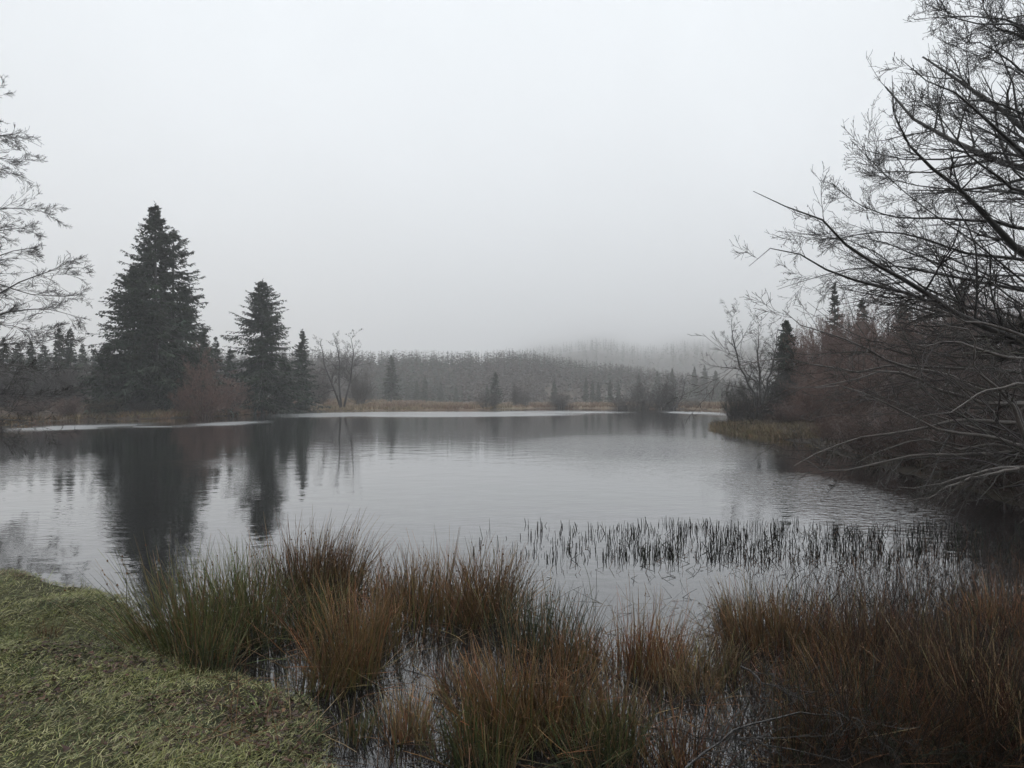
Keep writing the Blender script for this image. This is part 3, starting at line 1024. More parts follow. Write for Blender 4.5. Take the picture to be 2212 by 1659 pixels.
TP, TR = stems([[(bx[0] + 0.4, 9.2, gp(2530, 9)[2] - 0.2), (bx[0] + 0.2, 9.1, 0.8), tuple(at(2530, 920, 9)), tuple(at(2470, 560, 9)), tuple(at(2430, 200, 9.2)), tuple(at(2400, -200, 9.4)), tuple(at(2380, -450, 9.6))]], 14, 0.20, 0.03)
g = Geo()
tubes(g, TP, TR, 8, BARK * 0.75)
g.build('trunk', M_BARK, root, smooth=True)
gc = Geo()
levs = fuzz(P, R, [dict(n=20, t0=0.2, t1=0.98, ang=(0.3, 0.9), lf=0.32, trop=(-0.12, 0, 0.10), k=8, wig=0.10, rf=0.5, rtip=0.3, tl=0.84, lmin=0.22),
                   dict(n=9, t0=0.08, ang=(0.35, 0.85), lf=0.5, trop=(-0.05, 0, 0.14), k=6, wig=0.11, rf=0.62, rtip=0.4, lmin=0.15),
                   dict(n=3, t0=0.15, ang=(0.3, 0.9), lf=0.6, trop=(0, 0, 0.1), k=3, wig=0.14, rf=0.7, rtip=0.5, lmin=0.08)],
            gc, BARK * 0.8, 0.0021)
TB, TRr = grow(TP, TR, 14, t0=0.3, ang=(0.6, 1.2), lf=0.45, k=6, trop=(-0.1, 0, 0.2), wig=0.12, rf=0.4, rtip=0.2)
tubes(gc, TB, TRr, 4, BARK * 0.8)
fuzz(TB, TRr, [dict(n=12, t0=0.1, ang=(0.4, 0.9), lf=0.45, trop=(0, 0, 0.1), k=5, wig=0.15, rf=0.6),
               dict(n=7, t0=0.1, ang=(0.4, 0.9), lf=0.5, trop=(0, 0, 0.0), k=4, wig=0.18, rf=0.7)], gc, BARK * 0.8, 0.003)
gc.build('twigs', M_TWIG, root, kind='stuff')
catkins(np.concatenate([levs[2][0], levs[1][0][:, -3:]]), 2600, 0.014, np.array([0.035, 0.026, 0.020])).build('catkins', M_TWIG, root, kind='stuff')

# lower tangle of wet branches over the water
LOW = [
    ([(2420, 1080, 7.2), (2260, 1010, 7.1), (2211, 951, 7), (2195, 891, 6.95), (2171, 847, 6.9), (2108, 804, 6.8), (2104, 732, 6.8), (2088, 708, 6.7), (2010, 694, 6.6)], 0.04),
    ([(2420, 1000, 7.6), (2211, 963, 7.4), (2124, 943, 7.2), (2012, 923, 7.0), (1925, 879, 6.8), (1877, 855, 6.7), (1814, 835, 6.6), (1760, 838, 6.5)], 0.035),
    ([(2420, 870, 8.2), (2211, 870, 8.0), (2108, 867, 7.9), (1993, 824, 7.7), (1917, 800, 7.5), (1862, 815, 7.4), (1782, 833, 7.2), (1703, 837, 7.1)], 0.04),
    ([(2420, 940, 8.0), (2211, 915, 7.8), (2092, 907, 7.6), (1973, 927, 7.4), (1885, 943, 7.2), (1814, 958, 7.1), (1766, 978, 7.0), (1715, 1006, 6.9)], 0.04),
    ([(2420, 1000, 7.0), (2211, 1006, 6.8), (2092, 1026, 6.6), (2004, 1050, 6.5), (1965, 1056, 6.4), (1940, 1052, 6.4)], 0.03),
    ([(2200, 1012, 6.6), (2060, 1046, 6.4), (2004, 1074, 6.3), (1965, 1080, 6.3), (1941, 1076, 6.3)], 0.014),
    ([(2420, 990, 7.7), (2211, 978, 7.5), (2092, 982, 7.3), (1973, 982, 7.1), (1893, 1004, 6.9), (1814, 1020, 6.8), (1758, 1006, 6.7), (1730, 985, 6.7)], 0.035),
    ([(2420, 900, 8.8), (2111, 843, 8.6), (2052, 811, 8.5), (1972, 795, 8.3), (1893, 768, 8.1), (1853, 740, 8.0), (1782, 720, 7.8), (1715, 692, 7.6), (1690, 669, 7.5)], 0.04),
    ([(2400, 800, 9.4), (2100, 800, 9.4), (1933, 788, 9.2), (1842, 804, 9.0), (1760, 790, 8.8), (1687, 776, 8.6), (1647, 780, 8.5), (1596, 792, 8.3), (1556, 811, 8.2), (1540, 838, 8.15)], 0.028),
    ([(2400, 1010, 8.4), (2200, 950, 8.3), (2020, 900, 8.1), (1920, 860, 7.9), (1861, 830, 7.8), (1800, 790, 7.7)], 0.03),
    ([(2400, 770, 8.0), (2250, 740, 7.9), (2143, 704, 7.8), (2052, 681, 7.7), (1993, 650, 7.6), (1940, 640, 7.5)], 0.035),
    ([(2420, 820, 7.4), (2290, 780, 7.3), (2170, 770, 7.2), (2070, 740, 7.1), (1980, 745, 7.0), (1900, 700, 6.9)], 0.03),
    ([(2420, 1040, 7.9), (2250, 1000, 7.8), (2150, 960, 7.7), (2060, 970, 7.6), (1990, 950, 7.5), (1900, 975, 7.4), (1850, 1000, 7.3)], 0.03),
    ([(2400, 720, 9.8), (2240, 700, 9.8), (2100, 660, 9.6), (1980, 668, 9.4), (1880, 650, 9.2), (1790, 660, 9.0)], 0.03),
    ([(2430, 880, 6.6), (2330, 850, 6.5), (2211, 830, 6.4), (2120, 850, 6.3), (2040, 890, 6.2), (1980, 900, 6.2)], 0.026),
]
root = thing('leaning_willow', 'low tangle of wet bare branches reaching left over the dark water', 'tree', (0, 0, 0))
P, R = limbs(LOW)
for i in range(len(P)):
    g = Geo()
    tubes(g, P[i:i + 1], R[i:i + 1], 7, BARK * 2.7)  # bark colour lightened to carry the wet highlights from above
    g.build('limb', M_BARK, root, smooth=True)
tx = at(2440, 950, 8.2)
g = Geo()
sp2 = [[(tx[0] + 0.5, 8.4, gp(2480, 8.4)[2] - 0.2), (tx[0] + 0.1, 8.2, 0.8), tuple(q)] for q in (at(2420, 1000, 7.3), at(2420, 900, 8.2), at(2405, 780, 9.2), at(2425, 860, 7.0))]
SP, SR = stems(sp2, 8, 0.11, 0.035)
tubes(g, SP, SR, 7, BARK)
g.build('trunk', M_BARK, root, smooth=True)
gc = Geo()
levs = fuzz(P, R, [dict(n=16, t0=0.12, t1=0.98, ang=(0.25, 0.85), lf=0.44, trop=(-0.15, 0, 0.02), k=9, wig=0.10, rf=0.5, rtip=0.3, tl=0.75, lmin=0.2),
                   dict(n=6, t0=0.08, ang=(0.35, 0.9), lf=0.45, trop=(-0.05, 0, 0.10), k=6, wig=0.12, rf=0.62, rtip=0.4),
                   dict(n=3, t0=0.15, ang=(0.35, 0.9), lf=0.55, trop=(0, 0, 0.05), k=3, wig=0.14, rf=0.7, rtip=0.5, lmin=0.05)],
            gc, BARK * 1.5, 0.0022)  # twig colour lightened as if brightly lit
gc.build('twigs', M_TWIG, root, kind='stuff')

# ------------------------------------------------------------------ bare tree on the left edge
D = 15.0
LT = [
    ([(-300, 900, D), (-220, 740, D), (-100, 690, D - 1), (0, 632, D - 1.4), (60, 602, D - 1.6), (110, 585, D - 1.8), (165, 578, D - 2)], 0.06),
    ([(-300, 900, D), (-240, 600, D), (-100, 480, D + .5), (0, 445, D + .8), (60, 452, D + 1), (122, 466, D + 1)], 0.06),
    ([(-240, 620, D), (-160, 400, D - .5), (-60, 310, D - 1), (20, 290, D - 1), (90, 318, D - 1.2)], 0.05),
    ([(-220, 560, D), (-140, 400, D + .4), (-60, 300, D + .6), (-20, 240, D + .6), (0, 190, D + .6)], 0.03),
    ([(-260, 780, D), (-100, 715, D + 1), (30, 672, D + 1.2), (110, 668, D + 1.4), (185, 690, D + 1.4)], 0.045),
    ([(-260, 800, D), (-120, 650, D - 1), (-20, 560, D - 1.4), (40, 540, D - 1.5), (100, 530, D - 1.6)], 0.05),
    ([(-240, 620, D), (-120, 420, D + 1), (-30, 370, D + 1.2), (30, 375, D + 1.2), (75, 395, D + 1.3)], 0.045),
    ([(-280, 850, D), (-120, 790, D - 1), (0, 745, D - 1.4), (90, 740, D - 1.6), (150, 725, D - 1.8)], 0.04),
    ([(-280, 870, D), (-120, 830, D - 1.6), (0, 790, D - 2), (110, 795, D - 2.3), (215, 792, D - 2.4)], 0.03),
    ([(-290, 890, D), (-120, 880, D - 1), (10, 850, D - 1.2), (110, 855, D - 1.6), (180, 840, D - 1.8)], 0.028),
    ([(-230, 600, D), (-120, 300, D - .8), (-40, 290, D - 1), (25, 300, D - 1.2), (62, 330, D - 1.2)], 0.035),
    ([(-240, 640, D), (-110, 520, D + .8), (-20, 500, D + 1), (50, 495, D + 1.2), (95, 510, D + 1.2)], 0.035),
    ([(-240, 600, D), (-130, 350, D + .2), (-50, 330, D), (20, 345, D), (70, 345, D - .2)], 0.03),
    ([(-260, 760, D), (-120, 640, D + .3), (-20, 610, D + .2), (60, 635, D + .2), (140, 640, D + .2), (190, 628, D)], 0.035),
    ([(-260, 800, D), (-120, 700, D - .6), (0, 700, D - .9), (80, 715, D - 1), (130, 708, D - 1)], 0.03),
    ([(-290, 910, D), (-120, 900, D - 2), (0, 905, D - 2.5), (80, 918, D - 3), (140, 938, D - 3)], 0.028),
    ([(-290, 900, D), (-100, 930, D - 2), (-20, 935, D - 2.2), (40, 960, D - 2.4)], 0.024),
]
root = thing('bare_tree', 'bare tree with fine feathery twigs reaching in from the left edge', 'tree', (0, 0, 0))
P, R = limbs(LT)
for i in range(len(P)):
    g = Geo()
    tubes(g, P[i:i + 1], R[i:i + 1], 6, BARK)
    g.build('limb', M_BARK, root, smooth=True)
bz = float(gz(np.array([at(-300, 900, D)[0] - 0.3]), np.array([D]))[0])
TP, TR = stems([[(at(-300, 900, D)[0] - 0.3, D, min(bz, 0) - 0.2), tuple(at(-300, 900, D)), tuple(at(-250, 620, D)), tuple(at(-240, 380, D)), tuple(at(-235, 150, D))]], 10, 0.20, 0.03)
g = Geo()
tubes(g, TP, TR, 8, BARK)
g.build('trunk', M_BARK, root, smooth=True)
gc = Geo()
fuzz(P, R, [dict(n=26, t0=0.2, t1=0.98, ang=(0.25, 0.7), lf=0.30, trop=(0.25, 0, -0.04), k=8, wig=0.09, rf=0.5, rtip=0.3, tl=0.78, lmin=0.35),
            dict(n=8, t0=0.1, ang=(0.3, 0.8), lf=0.5, trop=(0.1, 0, 0.08), k=5, wig=0.11, rf=0.62, rtip=0.4),
            dict(n=4, t0=0.15, ang=(0.3, 0.8), lf=0.6, trop=(0, 0, 0.1), k=3, wig=0.12, rf=0.7, rtip=0.5, lmin=0.08)], gc, BARK, 0.0030)
gc.build('twigs', M_TWIG, root, kind='stuff')

# ------------------------------------------------------------------ meadow grass, sedge, far reeds
def tufts(g, x, y, z, h, nb, col, spread=0.25, wd=0.02, lean=0.35, up=1.0):
    n_ = len(x)
    idx = np.repeat(np.arange(n_), nb)
    M = len(idx)
    a_ = rng.uniform(0, 6.3, M)
    off = spread * np.sqrt(rng.uniform(0, 1, M))
    b = np.stack([x[idx] + np.cos(a_) * off, y[idx] + np.sin(a_) * off, z[idx]], 1)
    d = nrm(np.stack([np.cos(a_) * lean * rng.uniform(0, 1.4, M), np.sin(a_) * lean * rng.uniform(0, 1.4, M), np.full(M, up)], 1)
            + rng.normal(size=(M, 3)) * 0.10)
    le = h[idx] * rng.uniform(0.55, 1.1, M)
    w_ = np.broadcast_to(wd, (M,)) * rng.uniform(0.6, 1.4, M)
    th = rng.uniform(0, 6.3, M)
    s = np.stack([np.cos(th), np.sin(th), np.zeros(M)], 1) * w_[:, None]
    mid = b + d * (le * 0.55)[:, None]
    bend = nrm(d + np.stack([np.cos(a_), np.sin(a_), -np.ones(M) * 0.5], 1) * rng.uniform(0, 0.7, (M, 1)))
    tip = mid + bend * (le * 0.45)[:, None]
    v = np.stack([b - s, b + s, mid + s * 0.8, mid - s * 0.8, tip], 1).reshape(-1, 3)
    i = np.arange(M)[:, None] * 5
    c_ = col[idx] * rng.uniform(0.75, 1.3, (M, 1))
    g.add(v, i + np.array([[0, 1, 2, 3]]), i + np.array([[3, 2, 4]]), np.repeat(c_, 5, 0))


g = Geo()
n = 9000
y = 60 + 110 * rng.uniform(0, 1, n) ** 1.3
x = rng.uniform(-0.62, 0.36, n) * y
sd = pond_sd(x, y)
k_ = (sd > 0.1) & ((sd < 22) | (rng.uniform(size=n) < 0.4))
x, y, sd = x[k_], y[k_], sd[k_]
mixn = np.clip(bumps(x, y, 0.3, 6) * 1.6 + 0.5 + rng.normal(size=len(x)) * 0.2, 0, 1)[:, None]
colm = np.array([0.24, 0.185, 0.11]) * mixn + np.array([0.17, 0.10, 0.065]) * (1 - mixn)
tufts(g, x, y, gz(x, y, sd) - 0.03, rng.uniform(0.45, 1.0, len(x)), 12, colm, 0.5, 0.03, 0.7)
o = g.build('meadow_grass', M_GRASS, kind='stuff')
tag(o, 'tan and russet dead grass along the far shore', 'grass')

g = Geo()
n = 2600
x = rng.uniform(-34, -12, n)
y = rng.uniform(36, 70, n)
sd = pond_sd(x, y)
k_ = (sd > 0.1) & (sd < 14)
x, y, sd = x[k_], y[k_], sd[k_]
tufts(g, x, y, gz(x, y, sd) - 0.03, rng.uniform(0.35, 0.8, len(x)), 12, jitter((0.14, 0.098, 0.055), len(x), 0.35), 0.45, 0.022, 0.7)
o = g.build('bank_grass', M_GRASS, kind='stuff')
tag(o, 'dull brown grass on the left bank under the spruces', 'grass')

g = Geo()
n = 2600
t_ = rng.uniform(0, 1, n)
u = 1540 + 230 * t_
d = 2434 / (914 + rng.uniform(2, 28, n) + 12 * t_ - 860)
x = (u - 1106) / FPX * d
sd = pond_sd(x, d)
k_ = sd > -0.5
x, d, sd = x[k_], d[k_], sd[k_]
tufts(g, x, d, np.maximum(gz(x, d, sd), -0.1), rng.uniform(0.14, 0.34, len(x)), 10, jitter((0.15, 0.115, 0.065), len(x), 0.35), 0.3, 0.008, 0.5)
o = g.build('sedge_spit', M_GRASS, kind='stuff')
tag(o, 'low spit of tan sedge jutting into the pond from the right bank', 'sedge')

g = Geo()
n = 5000
x = rng.uniform(7, 40, n)
y = rng.uniform(9, 60, n)
sd = pond_sd(x, y)
k_ = (sd > 0.05) & (sd < 12)
x, y, sd = x[k_], y[k_], sd[k_]
tufts(g, x, y, gz(x, y, sd) - 0.02, rng.uniform(0.25, 0.6, len(x)), 10, jitter((0.045, 0.032, 0.020), len(x), 0.35), 0.35, 0.012, 0.8)
o = g.build('woodland_undergrowth', M_GRASS, kind='stuff')
tag(o, 'dark dead undergrowth on the right bank beneath the branches', 'undergrowth')

# ------------------------------------------------------------------ near bank: lying grass
n = 640000
x = rng.uniform(-6.2, 1.2, n)
y = rng.uniform(1.7, 7.5, n)
sd = pond_sd(x, y)
vis = (sd > -0.05) & (x > -0.85 * y - 0.3) & (x < 0.25 + 0.0 * y)
vis &= rng.uniform(size=n) < np.clip(3.3 / y, 0.25, 1) * np.clip(0.8 + 1.8 * bumps(x, y, 4.5, 47), 0.3, 1)
mud = bumps(x, y, 1.9, 48) + 0.5 * bumps(x, y, 6.0, 49) > 0.30
vis &= ~(mud & (rng.uniform(size=n) < 0.72))
x, y, sd, mud = x[vis], y[vis], sd[vis], mud[vis]
M = len(x)
flow = 0.5 + bumps(x, y, 1.2, 41) * 1.6
a_ = flow + rng.normal(size=M) * 1.2
lift = np.abs(rng.normal(size=M)) * 0.5 + 0.05
d1 = nrm(np.stack([np.cos(a_), np.sin(a_), lift], 1))
le = 0.014 + 0.058 * rng.uniform(0, 1, M) ** 1.8 * (0.8 + 0.5 * np.clip(bumps(x, y, 6, 44) + 0.3, 0, 1))
wd = rng.uniform(0.0008, 0.0022, M)
b = np.stack([x, y, gz(x, y, sd) + rng.uniform(0, 0.018, M)], 1)
s = nrm(np.cross(d1, np.array([0, 0, 1.0]) + rng.normal(size=(M, 3)) * 0.4)) * wd[:, None]
mid = b + d1 * (le * 0.5)[:, None]
d2 = nrm(d1 + np.array([0, 0, -0.28]) + rng.normal(size=(M, 3)) * 0.16)
tip = mid + d2 * (le * 0.5)[:, None]
tip[:, 2] = np.maximum(tip[:, 2], b[:, 2] - 0.012)
pal = np.array([[0.120, 0.134, 0.040], [0.175, 0.175, 0.058], [0.26, 0.245, 0.125], [0.052, 0.070, 0.024], [0.085, 0.050, 0.028]])
pn = bumps(x, y, 2.2, 42) * 1.6 + bumps(x, y, 7.0, 43) * 1.0 + rng.normal(size=M) * 0.4
ci = np.clip(((pn + 1.1) * 2.0).astype(int), 0, 4)
ci = np.where(rng.uniform(size=M) < 0.62, ci, rng.choice([0, 1, 2, 3, 4], M, p=[.3, .27, .2, .15, .08]))
ci = np.where(mud & (rng.uniform(size=M) < 0.6), 4, ci)
cg = pal[ci] * 1.15 * rng.uniform(0.65, 1.35, (M, 1))
v = np.stack([b - s, b + s, mid + s, mid - s, tip], 1).reshape(-1, 3)
i = np.arange(M)[:, None] * 5
g = Geo()
g.add(v, i + np.array([[0, 1, 2, 3]]), i + np.array([[3, 2, 4]]), np.repeat(cg, 5, 0))
o = g.build('lawn_grass', M_GRASS, kind='stuff')
tag(o, 'short trodden mossy grass of the near bank', 'grass')
g = Geo()
n = 520
x = rng.uniform(-4.8, 0.2, n)
y = rng.uniform(2.2, 6.0, n)
sd = pond_sd(x, y)
k_ = (sd > -0.04) & ((sd < 0.25) | (rng.uniform(size=n) < 0.4))
x, y, sd = x[k_], y[k_], sd[k_]
tufts(g, x, y, gz(x, y, sd), rng.uniform(0.06, 0.16, len(x)), 9, jitter((0.10, 0.115, 0.045), len(x), 0.3, 0.15), 0.05, 0.0017, 0.9)
o = g.build('grass_tufts', M_GRASS, kind='stuff')
tag(o, 'longer grass tufts scattered over the near bank', 'grass')

g = Geo()
cs = np.array([wat(u_, v_) for u_, v_ in ((570, 1510), (610, 1540), (660, 1600), (250, 1440), (300, 1420), (120, 1400), (90, 1500), (480, 1600), (330, 1590), (700, 1640), (380, 1500))])
n = 2600
ii = rng.integers(0, len(cs), n)
x = cs[ii, 0] * 0.93 + rng.normal(size=n) * 0.16
y = cs[ii, 1] * 0.93 + rng.normal(size=n) * 0.10
sd = pond_sd(x, y)
k_ = sd > 0.03
x, y, sd = x[k_], y[k_], sd[k_]
a_ = rng.uniform(0, 6.3, len(x))
d1 = nrm(np.stack([np.cos(a_), np.sin(a_), rng.normal(size=len(x)) * 0.35], 1))
s = nrm(np.cross(d1, np.array([0, 0, 1.0]) + rng.normal(size=d1.shape) * 0.5))
kites(g, np.stack([x, y, gz(x, y, sd) + rng.uniform(0.010, 0.03, len(x))], 1), d1, s, rng.uniform(0.014, 0.042, len(x)), rng.uniform(0.004, 0.012, len(x)),
      jitter((0.066, 0.040, 0.026), len(x), 0.4, 0.1), 0.2)
o = g.build('leaf_litter', M_LEAF, kind='stuff')
tag(o, 'brown patches of rotting leaf crumbs in the near bank grass', 'litter')

# brown leaves lying in the grass
for i, (u, v) in enumerate([(565, 1502), (582, 1512), (598, 1520), (640, 1585), (655, 1600), (668, 1612), (625, 1620), (690, 1560), (610, 1440 + 60),
                            (250, 1435), (272, 1428), (85, 1490), (300, 1560), (150, 1600)]):
    d = (EYE - 0.15) * FPX / (v - 860)
    x = (u - 1106) / FPX * d
    z = float(gz(np.array([x]), np.array([d]))[0]) + 0.022
    g = Geo()
    m_ = 10
    th = np.linspace(0, 2 * math.pi, m_, endpoint=False)
    rr = 0.55 * (0.030 + 0.010 * np.cos(th) + 0.006 * np.cos(5 * th + i)) * rng.uniform(0.8, 1.3)
    vv = np.stack([np.cos(th) * rr * 1.3, np.sin(th) * rr * 0.8, 0.006 * np.cos(2 * th + i) + 0.006 * rng.normal(size=m_)], 1)
    vv = np.concatenate([vv, [[0, 0, 0.004]]])
    tt = [[j, (j + 1) % m_, m_] for j in range(m_)]
    g.add(vv, None, tt, jitter((0.075, 0.038, 0.024), 1, 0.25)[0])
    o = g.build('dead_leaf', M_LEAF)
    o.location = (x, d, z)
    o.rotation_euler = (rng.normal() * 0.25, rng.normal() * 0.25, rng.uniform(0, 6.3))
    tag(o, 'curled brown dead leaf lying in the near bank grass', 'leaf', 'dead leaves in the grass')

# ------------------------------------------------------------------ rushes
GRN = np.array([0.074, 0.082, 0.026])
DGR = np.array([0.036, 0.042, 0.022])
BRN = np.array([0.175, 0.086, 0.040])
TAN = np.array([0.27, 0.195, 0.105])
RST_SHADED = np.array([0.056, 0.029, 0.016])  # rust, darkened to include the canopy's shade over the lower right
DRK = np.array([0.020, 0.015, 0.012])


def rush_geo(n_, rad, H, cbase, ctip, lean=0.28, wind=(0.0, 0.0), thick=0.0024, deadfrac=0.30, heads=0.12, fallen=0.08):
    g = Geo()
    a_ = rng.uniform(0, 6.3, n_)
    q = np.sqrt(rng.uniform(0, 1, n_))
    nt = int(max(2, min(7, round(n_ / 80))))
    ta = rng.uniform(0, 6.3, nt)
    tq = rad * np.sqrt(rng.uniform(0, 1, nt)) * 0.95
    th_ = rng.uniform(0.6, 1.05, nt)
    tw = rng.normal(size=(nt, 2)) * 0.13
    th_[0] = 1.0
    tq[0] *= 0.4
    ti = rng.integers(0, nt, n_)
    off = rad * q * 0.85
    b = np.stack([np.cos(a_) * off + np.cos(ta[ti]) * tq[ti], np.sin(a_) * off * 0.8 + np.sin(ta[ti]) * tq[ti], np.full(n_, -0.06)], 1)
    le = H * th_[ti] * (1.08 - 0.65 * rng.uniform(0, 1, n_) ** 1.6) * (1 - 0.12 * q)
    fall = rng.uniform(size=n_) < fallen
    ln_ = lean * q * rng.uniform(0.5, 1.3, n_) + np.where(fall, rng.uniform(0.8, 2.2, n_), 0)
    d = nrm(np.stack([np.cos(a_) * ln_ + wind[0] + tw[ti, 0], np.sin(a_) * ln_ + wind[1] + tw[ti, 1], np.ones(n_)], 1) + rng.normal(size=(n_, 3)) * np.where(rng.uniform(size=(n_, 1)) < 0.2, 0.26, 0.10))
    pts = [b]
    K = 5
    sag = rng.uniform(0, 0.22, n_)
    kink = np.where(rng.uniform(size=n_) < 0.14, rng.integers(1, 4, n_), 9)
    for j in range(K - 1):
        hit = (kink == j)[:, None]
        d = np.where(hit, nrm(d * 0.5 + rng.normal(size=(n_, 3)) * 0.55 + np.array([0, 0, -0.35])), d)
        d = nrm(d + np.stack([np.cos(a_) * 0.5, np.sin(a_) * 0.5, -np.ones(n_) * 0.35], 1) * (sag * (j / 2.0))[:, None] + rng.normal(size=(n_, 3)) * 0.03)
        pts.append(pts[-1] + d * (le / (K - 1))[:, None])
    P = np.stack(pts, 1)
    R = (thick * rng.uniform(0.7, 1.3, n_))[:, None] * np.array([1.0, 1.0, 0.85, 0.6, 0.22])[None]
    dead = rng.uniform(size=(n_, 1)) < deadfrac
    c0 = np.where(dead, jitter(BRN, n_, 0.45, 0.1), jitter(cbase, n_, 0.45, 0.12))
    c1 = np.where(dead, jitter(TAN * 0.8, n_, 0.45, 0.08), jitter(ctip, n_, 0.45, 0.12))
    tt = np.array([0, 0.15, 0.4, 0.75, 1.0])[None, :, None]
    C = c0[:, None, :] * (1 - tt) + c1[:, None, :] * tt
    tubes(g, P, R, 3, C)
    nh = int(n_ * heads)
    if nh:
        i = rng.integers(0, n_, nh)
        c_ = P[i, 3] * 0.5 + P[i, 4] * 0.5 + rng.normal(size=(nh, 3)) * 0.003
        s_ = rng.uniform(0.004, 0.008, nh)
        o_ = np.array([[1, 0, 0], [-0.5, 0.87, 0], [-0.5, -0.87, 0], [0, 0, 1.3], [0, 0, -1.3]])
        v = c_[:, None, :] + o_[None] * s_[:, None, None]
        f = np.array([[0, 1, 3], [1, 2, 3], [2, 0, 3], [1, 0, 4], [2, 1, 4], [0, 2, 4]])
        g.add(v.reshape(-1, 3), None, (np.arange(nh)[:, None, None] * 5 + f[None]).reshape(-1, 3), BRN * 0.7)
    return g


RG = 'rush clumps standing in the shallows'
CL = [  # u, v of the foot, v of the top, width px, stems, base, tip, wind, label
    (400, 1405, 1150, 150, 520, GRN, GRN * 1.1, (-0.22, 0.0), 'green rush clump furthest left, its tips leaning out left over the water'),
    (505, 1350, 1150, 150, 460, GRN, GRN * 1.2, (-0.05, 0), 'olive green rush clump just right of the leftmost leaning one'),
    (560, 1390, 1200, 110, 300, DGR, GRN, (0.0, 0), 'dark green rush clump in front of the olive one on the left'),
    (630, 1290, 1098, 160, 560, DGR, BRN * 0.6, (0.0, 0), 'tall dark tipped rush clump at the back, highest of the left group'),
    (735, 1280, 1118, 130, 420, DGR, BRN * 0.7, (0.05, 0), 'brownish rush clump at the back, right of the highest one'),
    (745, 1480, 1235, 130, 420, GRN * 0.9, BRN, (0.05, 0), 'red brown rush clump in front, between two patches of open water'),
    (850, 1300, 1170, 110, 220, DGR, BRN * 0.8, (0.02, 0), 'thin rush clump between the brownish and the large brown one'),
    (945, 1330, 1140, 190, 640, GRN * 0.8, BRN, (0.03, 0), 'large brown topped rush clump in the middle of the shallows'),
    (1050, 1330, 1158, 130, 420, DGR, BRN * 0.8, (0.06, 0), 'dark rush clump at the right flank of the large brown topped one'),
    (1190, 1410, 1245, 180, 360, DGR, DGR * 1.2, (0.12, 0), 'sparse grey green rush clump fanning right beside open water'),
    (1110, 1590, 1330, 170, 560, GRN * 0.8, BRN * 1.15, (-0.03, 0), 'large fox brown rush clump at the front centre'),
    (1205, 1570, 1370, 130, 320, DGR, BRN * 0.9, (0.04, 0), 'dark rush clump to the right of the fox brown front one'),
    (895, 1590, 1450, 90, 200, BRN, TAN, (0.0, 0), 'small tan rush clump standing in open water at the front'),
    (1400, 1440, 1262, 130, 420, BRN * 0.8, BRN * 1.1, (0.04, 0), 'rust brown rush clump right of the gap of open water'),
    (1270, 1440, 1320, 100, 220, GRN * 0.8, BRN, (0.15, 0), 'short bushy rush clump left of the gap of open water'),
    (1040, 1650, 1440, 120, 320, DGR, GRN, (0.0, 0), 'green black rush clump at the bottom edge, centre'),
    (1290, 1650, 1450, 130, 300, DGR, GRN * 0.9, (0.1, 0), 'dark green rush clump at the bottom edge, right of centre'),
    (1640, 1390, 1225, 130, 440, BRN * 0.8, TAN * 0.7, (0.0, 0), 'straw brown rush clump on the right beside the upright dark sheaf'),
    (1568, 1332, 1258, 26, 90, DGR, DGR, (-0.12, 0), 'narrow upright dark green sheaf of rush by the right water gap'),
    (1730, 1400, 1240, 140, 460, GRN * 0.7, BRN, (0.0, 0), 'green and brown rush clump right of the straw brown one'),
    (1850, 1430, 1265, 190, 640, RST_SHADED, RST_SHADED * 1.2, (0.02, 0), 'rounded rust red rush clump in the right middle'),
    (1480, 1490, 1350, 130, 280, TAN * 0.6, TAN, (-0.1, 0), 'pale straw clump leaning left near the dead branch'),
    (2010, 1430, 1265, 190, 600, RST_SHADED * 0.8, RST_SHADED, (0.0, 0), 'dark rust rush clump below the shaded water on the right'),
    (2150, 1420, 1250, 180, 560, RST_SHADED * 0.9, BRN, (0.0, 0), 'rust brown rush clump at the right edge'),
    (2090, 1580, 1360, 230, 760, RST_SHADED * 0.7, RST_SHADED, (0.0, 0), 'large dark rust rush clump at the lower right'),
    (1900, 1600, 1400, 190, 560, RST_SHADED * 0.6, BRN * 0.8, (-0.05, 0), 'dark brown rush clump left of the large dark rust one'),
    (2200, 1650, 1430, 200, 600, RST_SHADED * 0.6, RST_SHADED, (-0.1, 0), 'dark rust rush clump in the bottom right corner'),
    (680, 1360, 1190, 120, 300, DGR, GRN, (0.03, 0), 'dark green rush clump in the heart of the left group'),
    (800, 1400, 1240, 110, 240, GRN * 0.8, BRN, (0.1, 0), 'mixed green and brown rush clump behind the red brown front one'),
    (450, 1460, 1300, 100, 180, DGR, GRN, (-0.05, 0), 'short dark green clump at the edge of the grass bank'),
    (995, 1500, 1390, 110, 170, DRK * 1.6, BRN, (-0.1, 0), 'low matted brown clump left of the fox brown front one'),
    (1350, 1560, 1400, 140, 260, BRN * 0.7, TAN * 0.8, (-0.06, 0), 'loose straw brown clump right of the dark front clump'),
    (1560, 1450, 1330, 130, 260, GRN * 0.7, TAN * 0.7, (0.05, 0), 'pale green brown clump below the narrow upright sheaf'),
    (1500, 1640, 1480, 150, 240, DRK * 1.6, BRN * 0.9, (0.0, 0), 'thin dark brown clump at the bottom edge under the dead branch'),
    (1780, 1500, 1350, 150, 360, GRN * 0.6, BRN * 0.9, (0.0, 0), 'olive brown clump in front of the rounded rust red one'),
    (760, 1600, 1480, 90, 130, DGR, GRN, (0.1, 0), 'thin green clump where the grass bank meets the water at the bottom'),
    (1720, 1600, 1450, 170, 360, DRK * 1.6, BRN * 0.8, (0.05, 0), 'dark thin rush clump behind the fallen branch'),
]
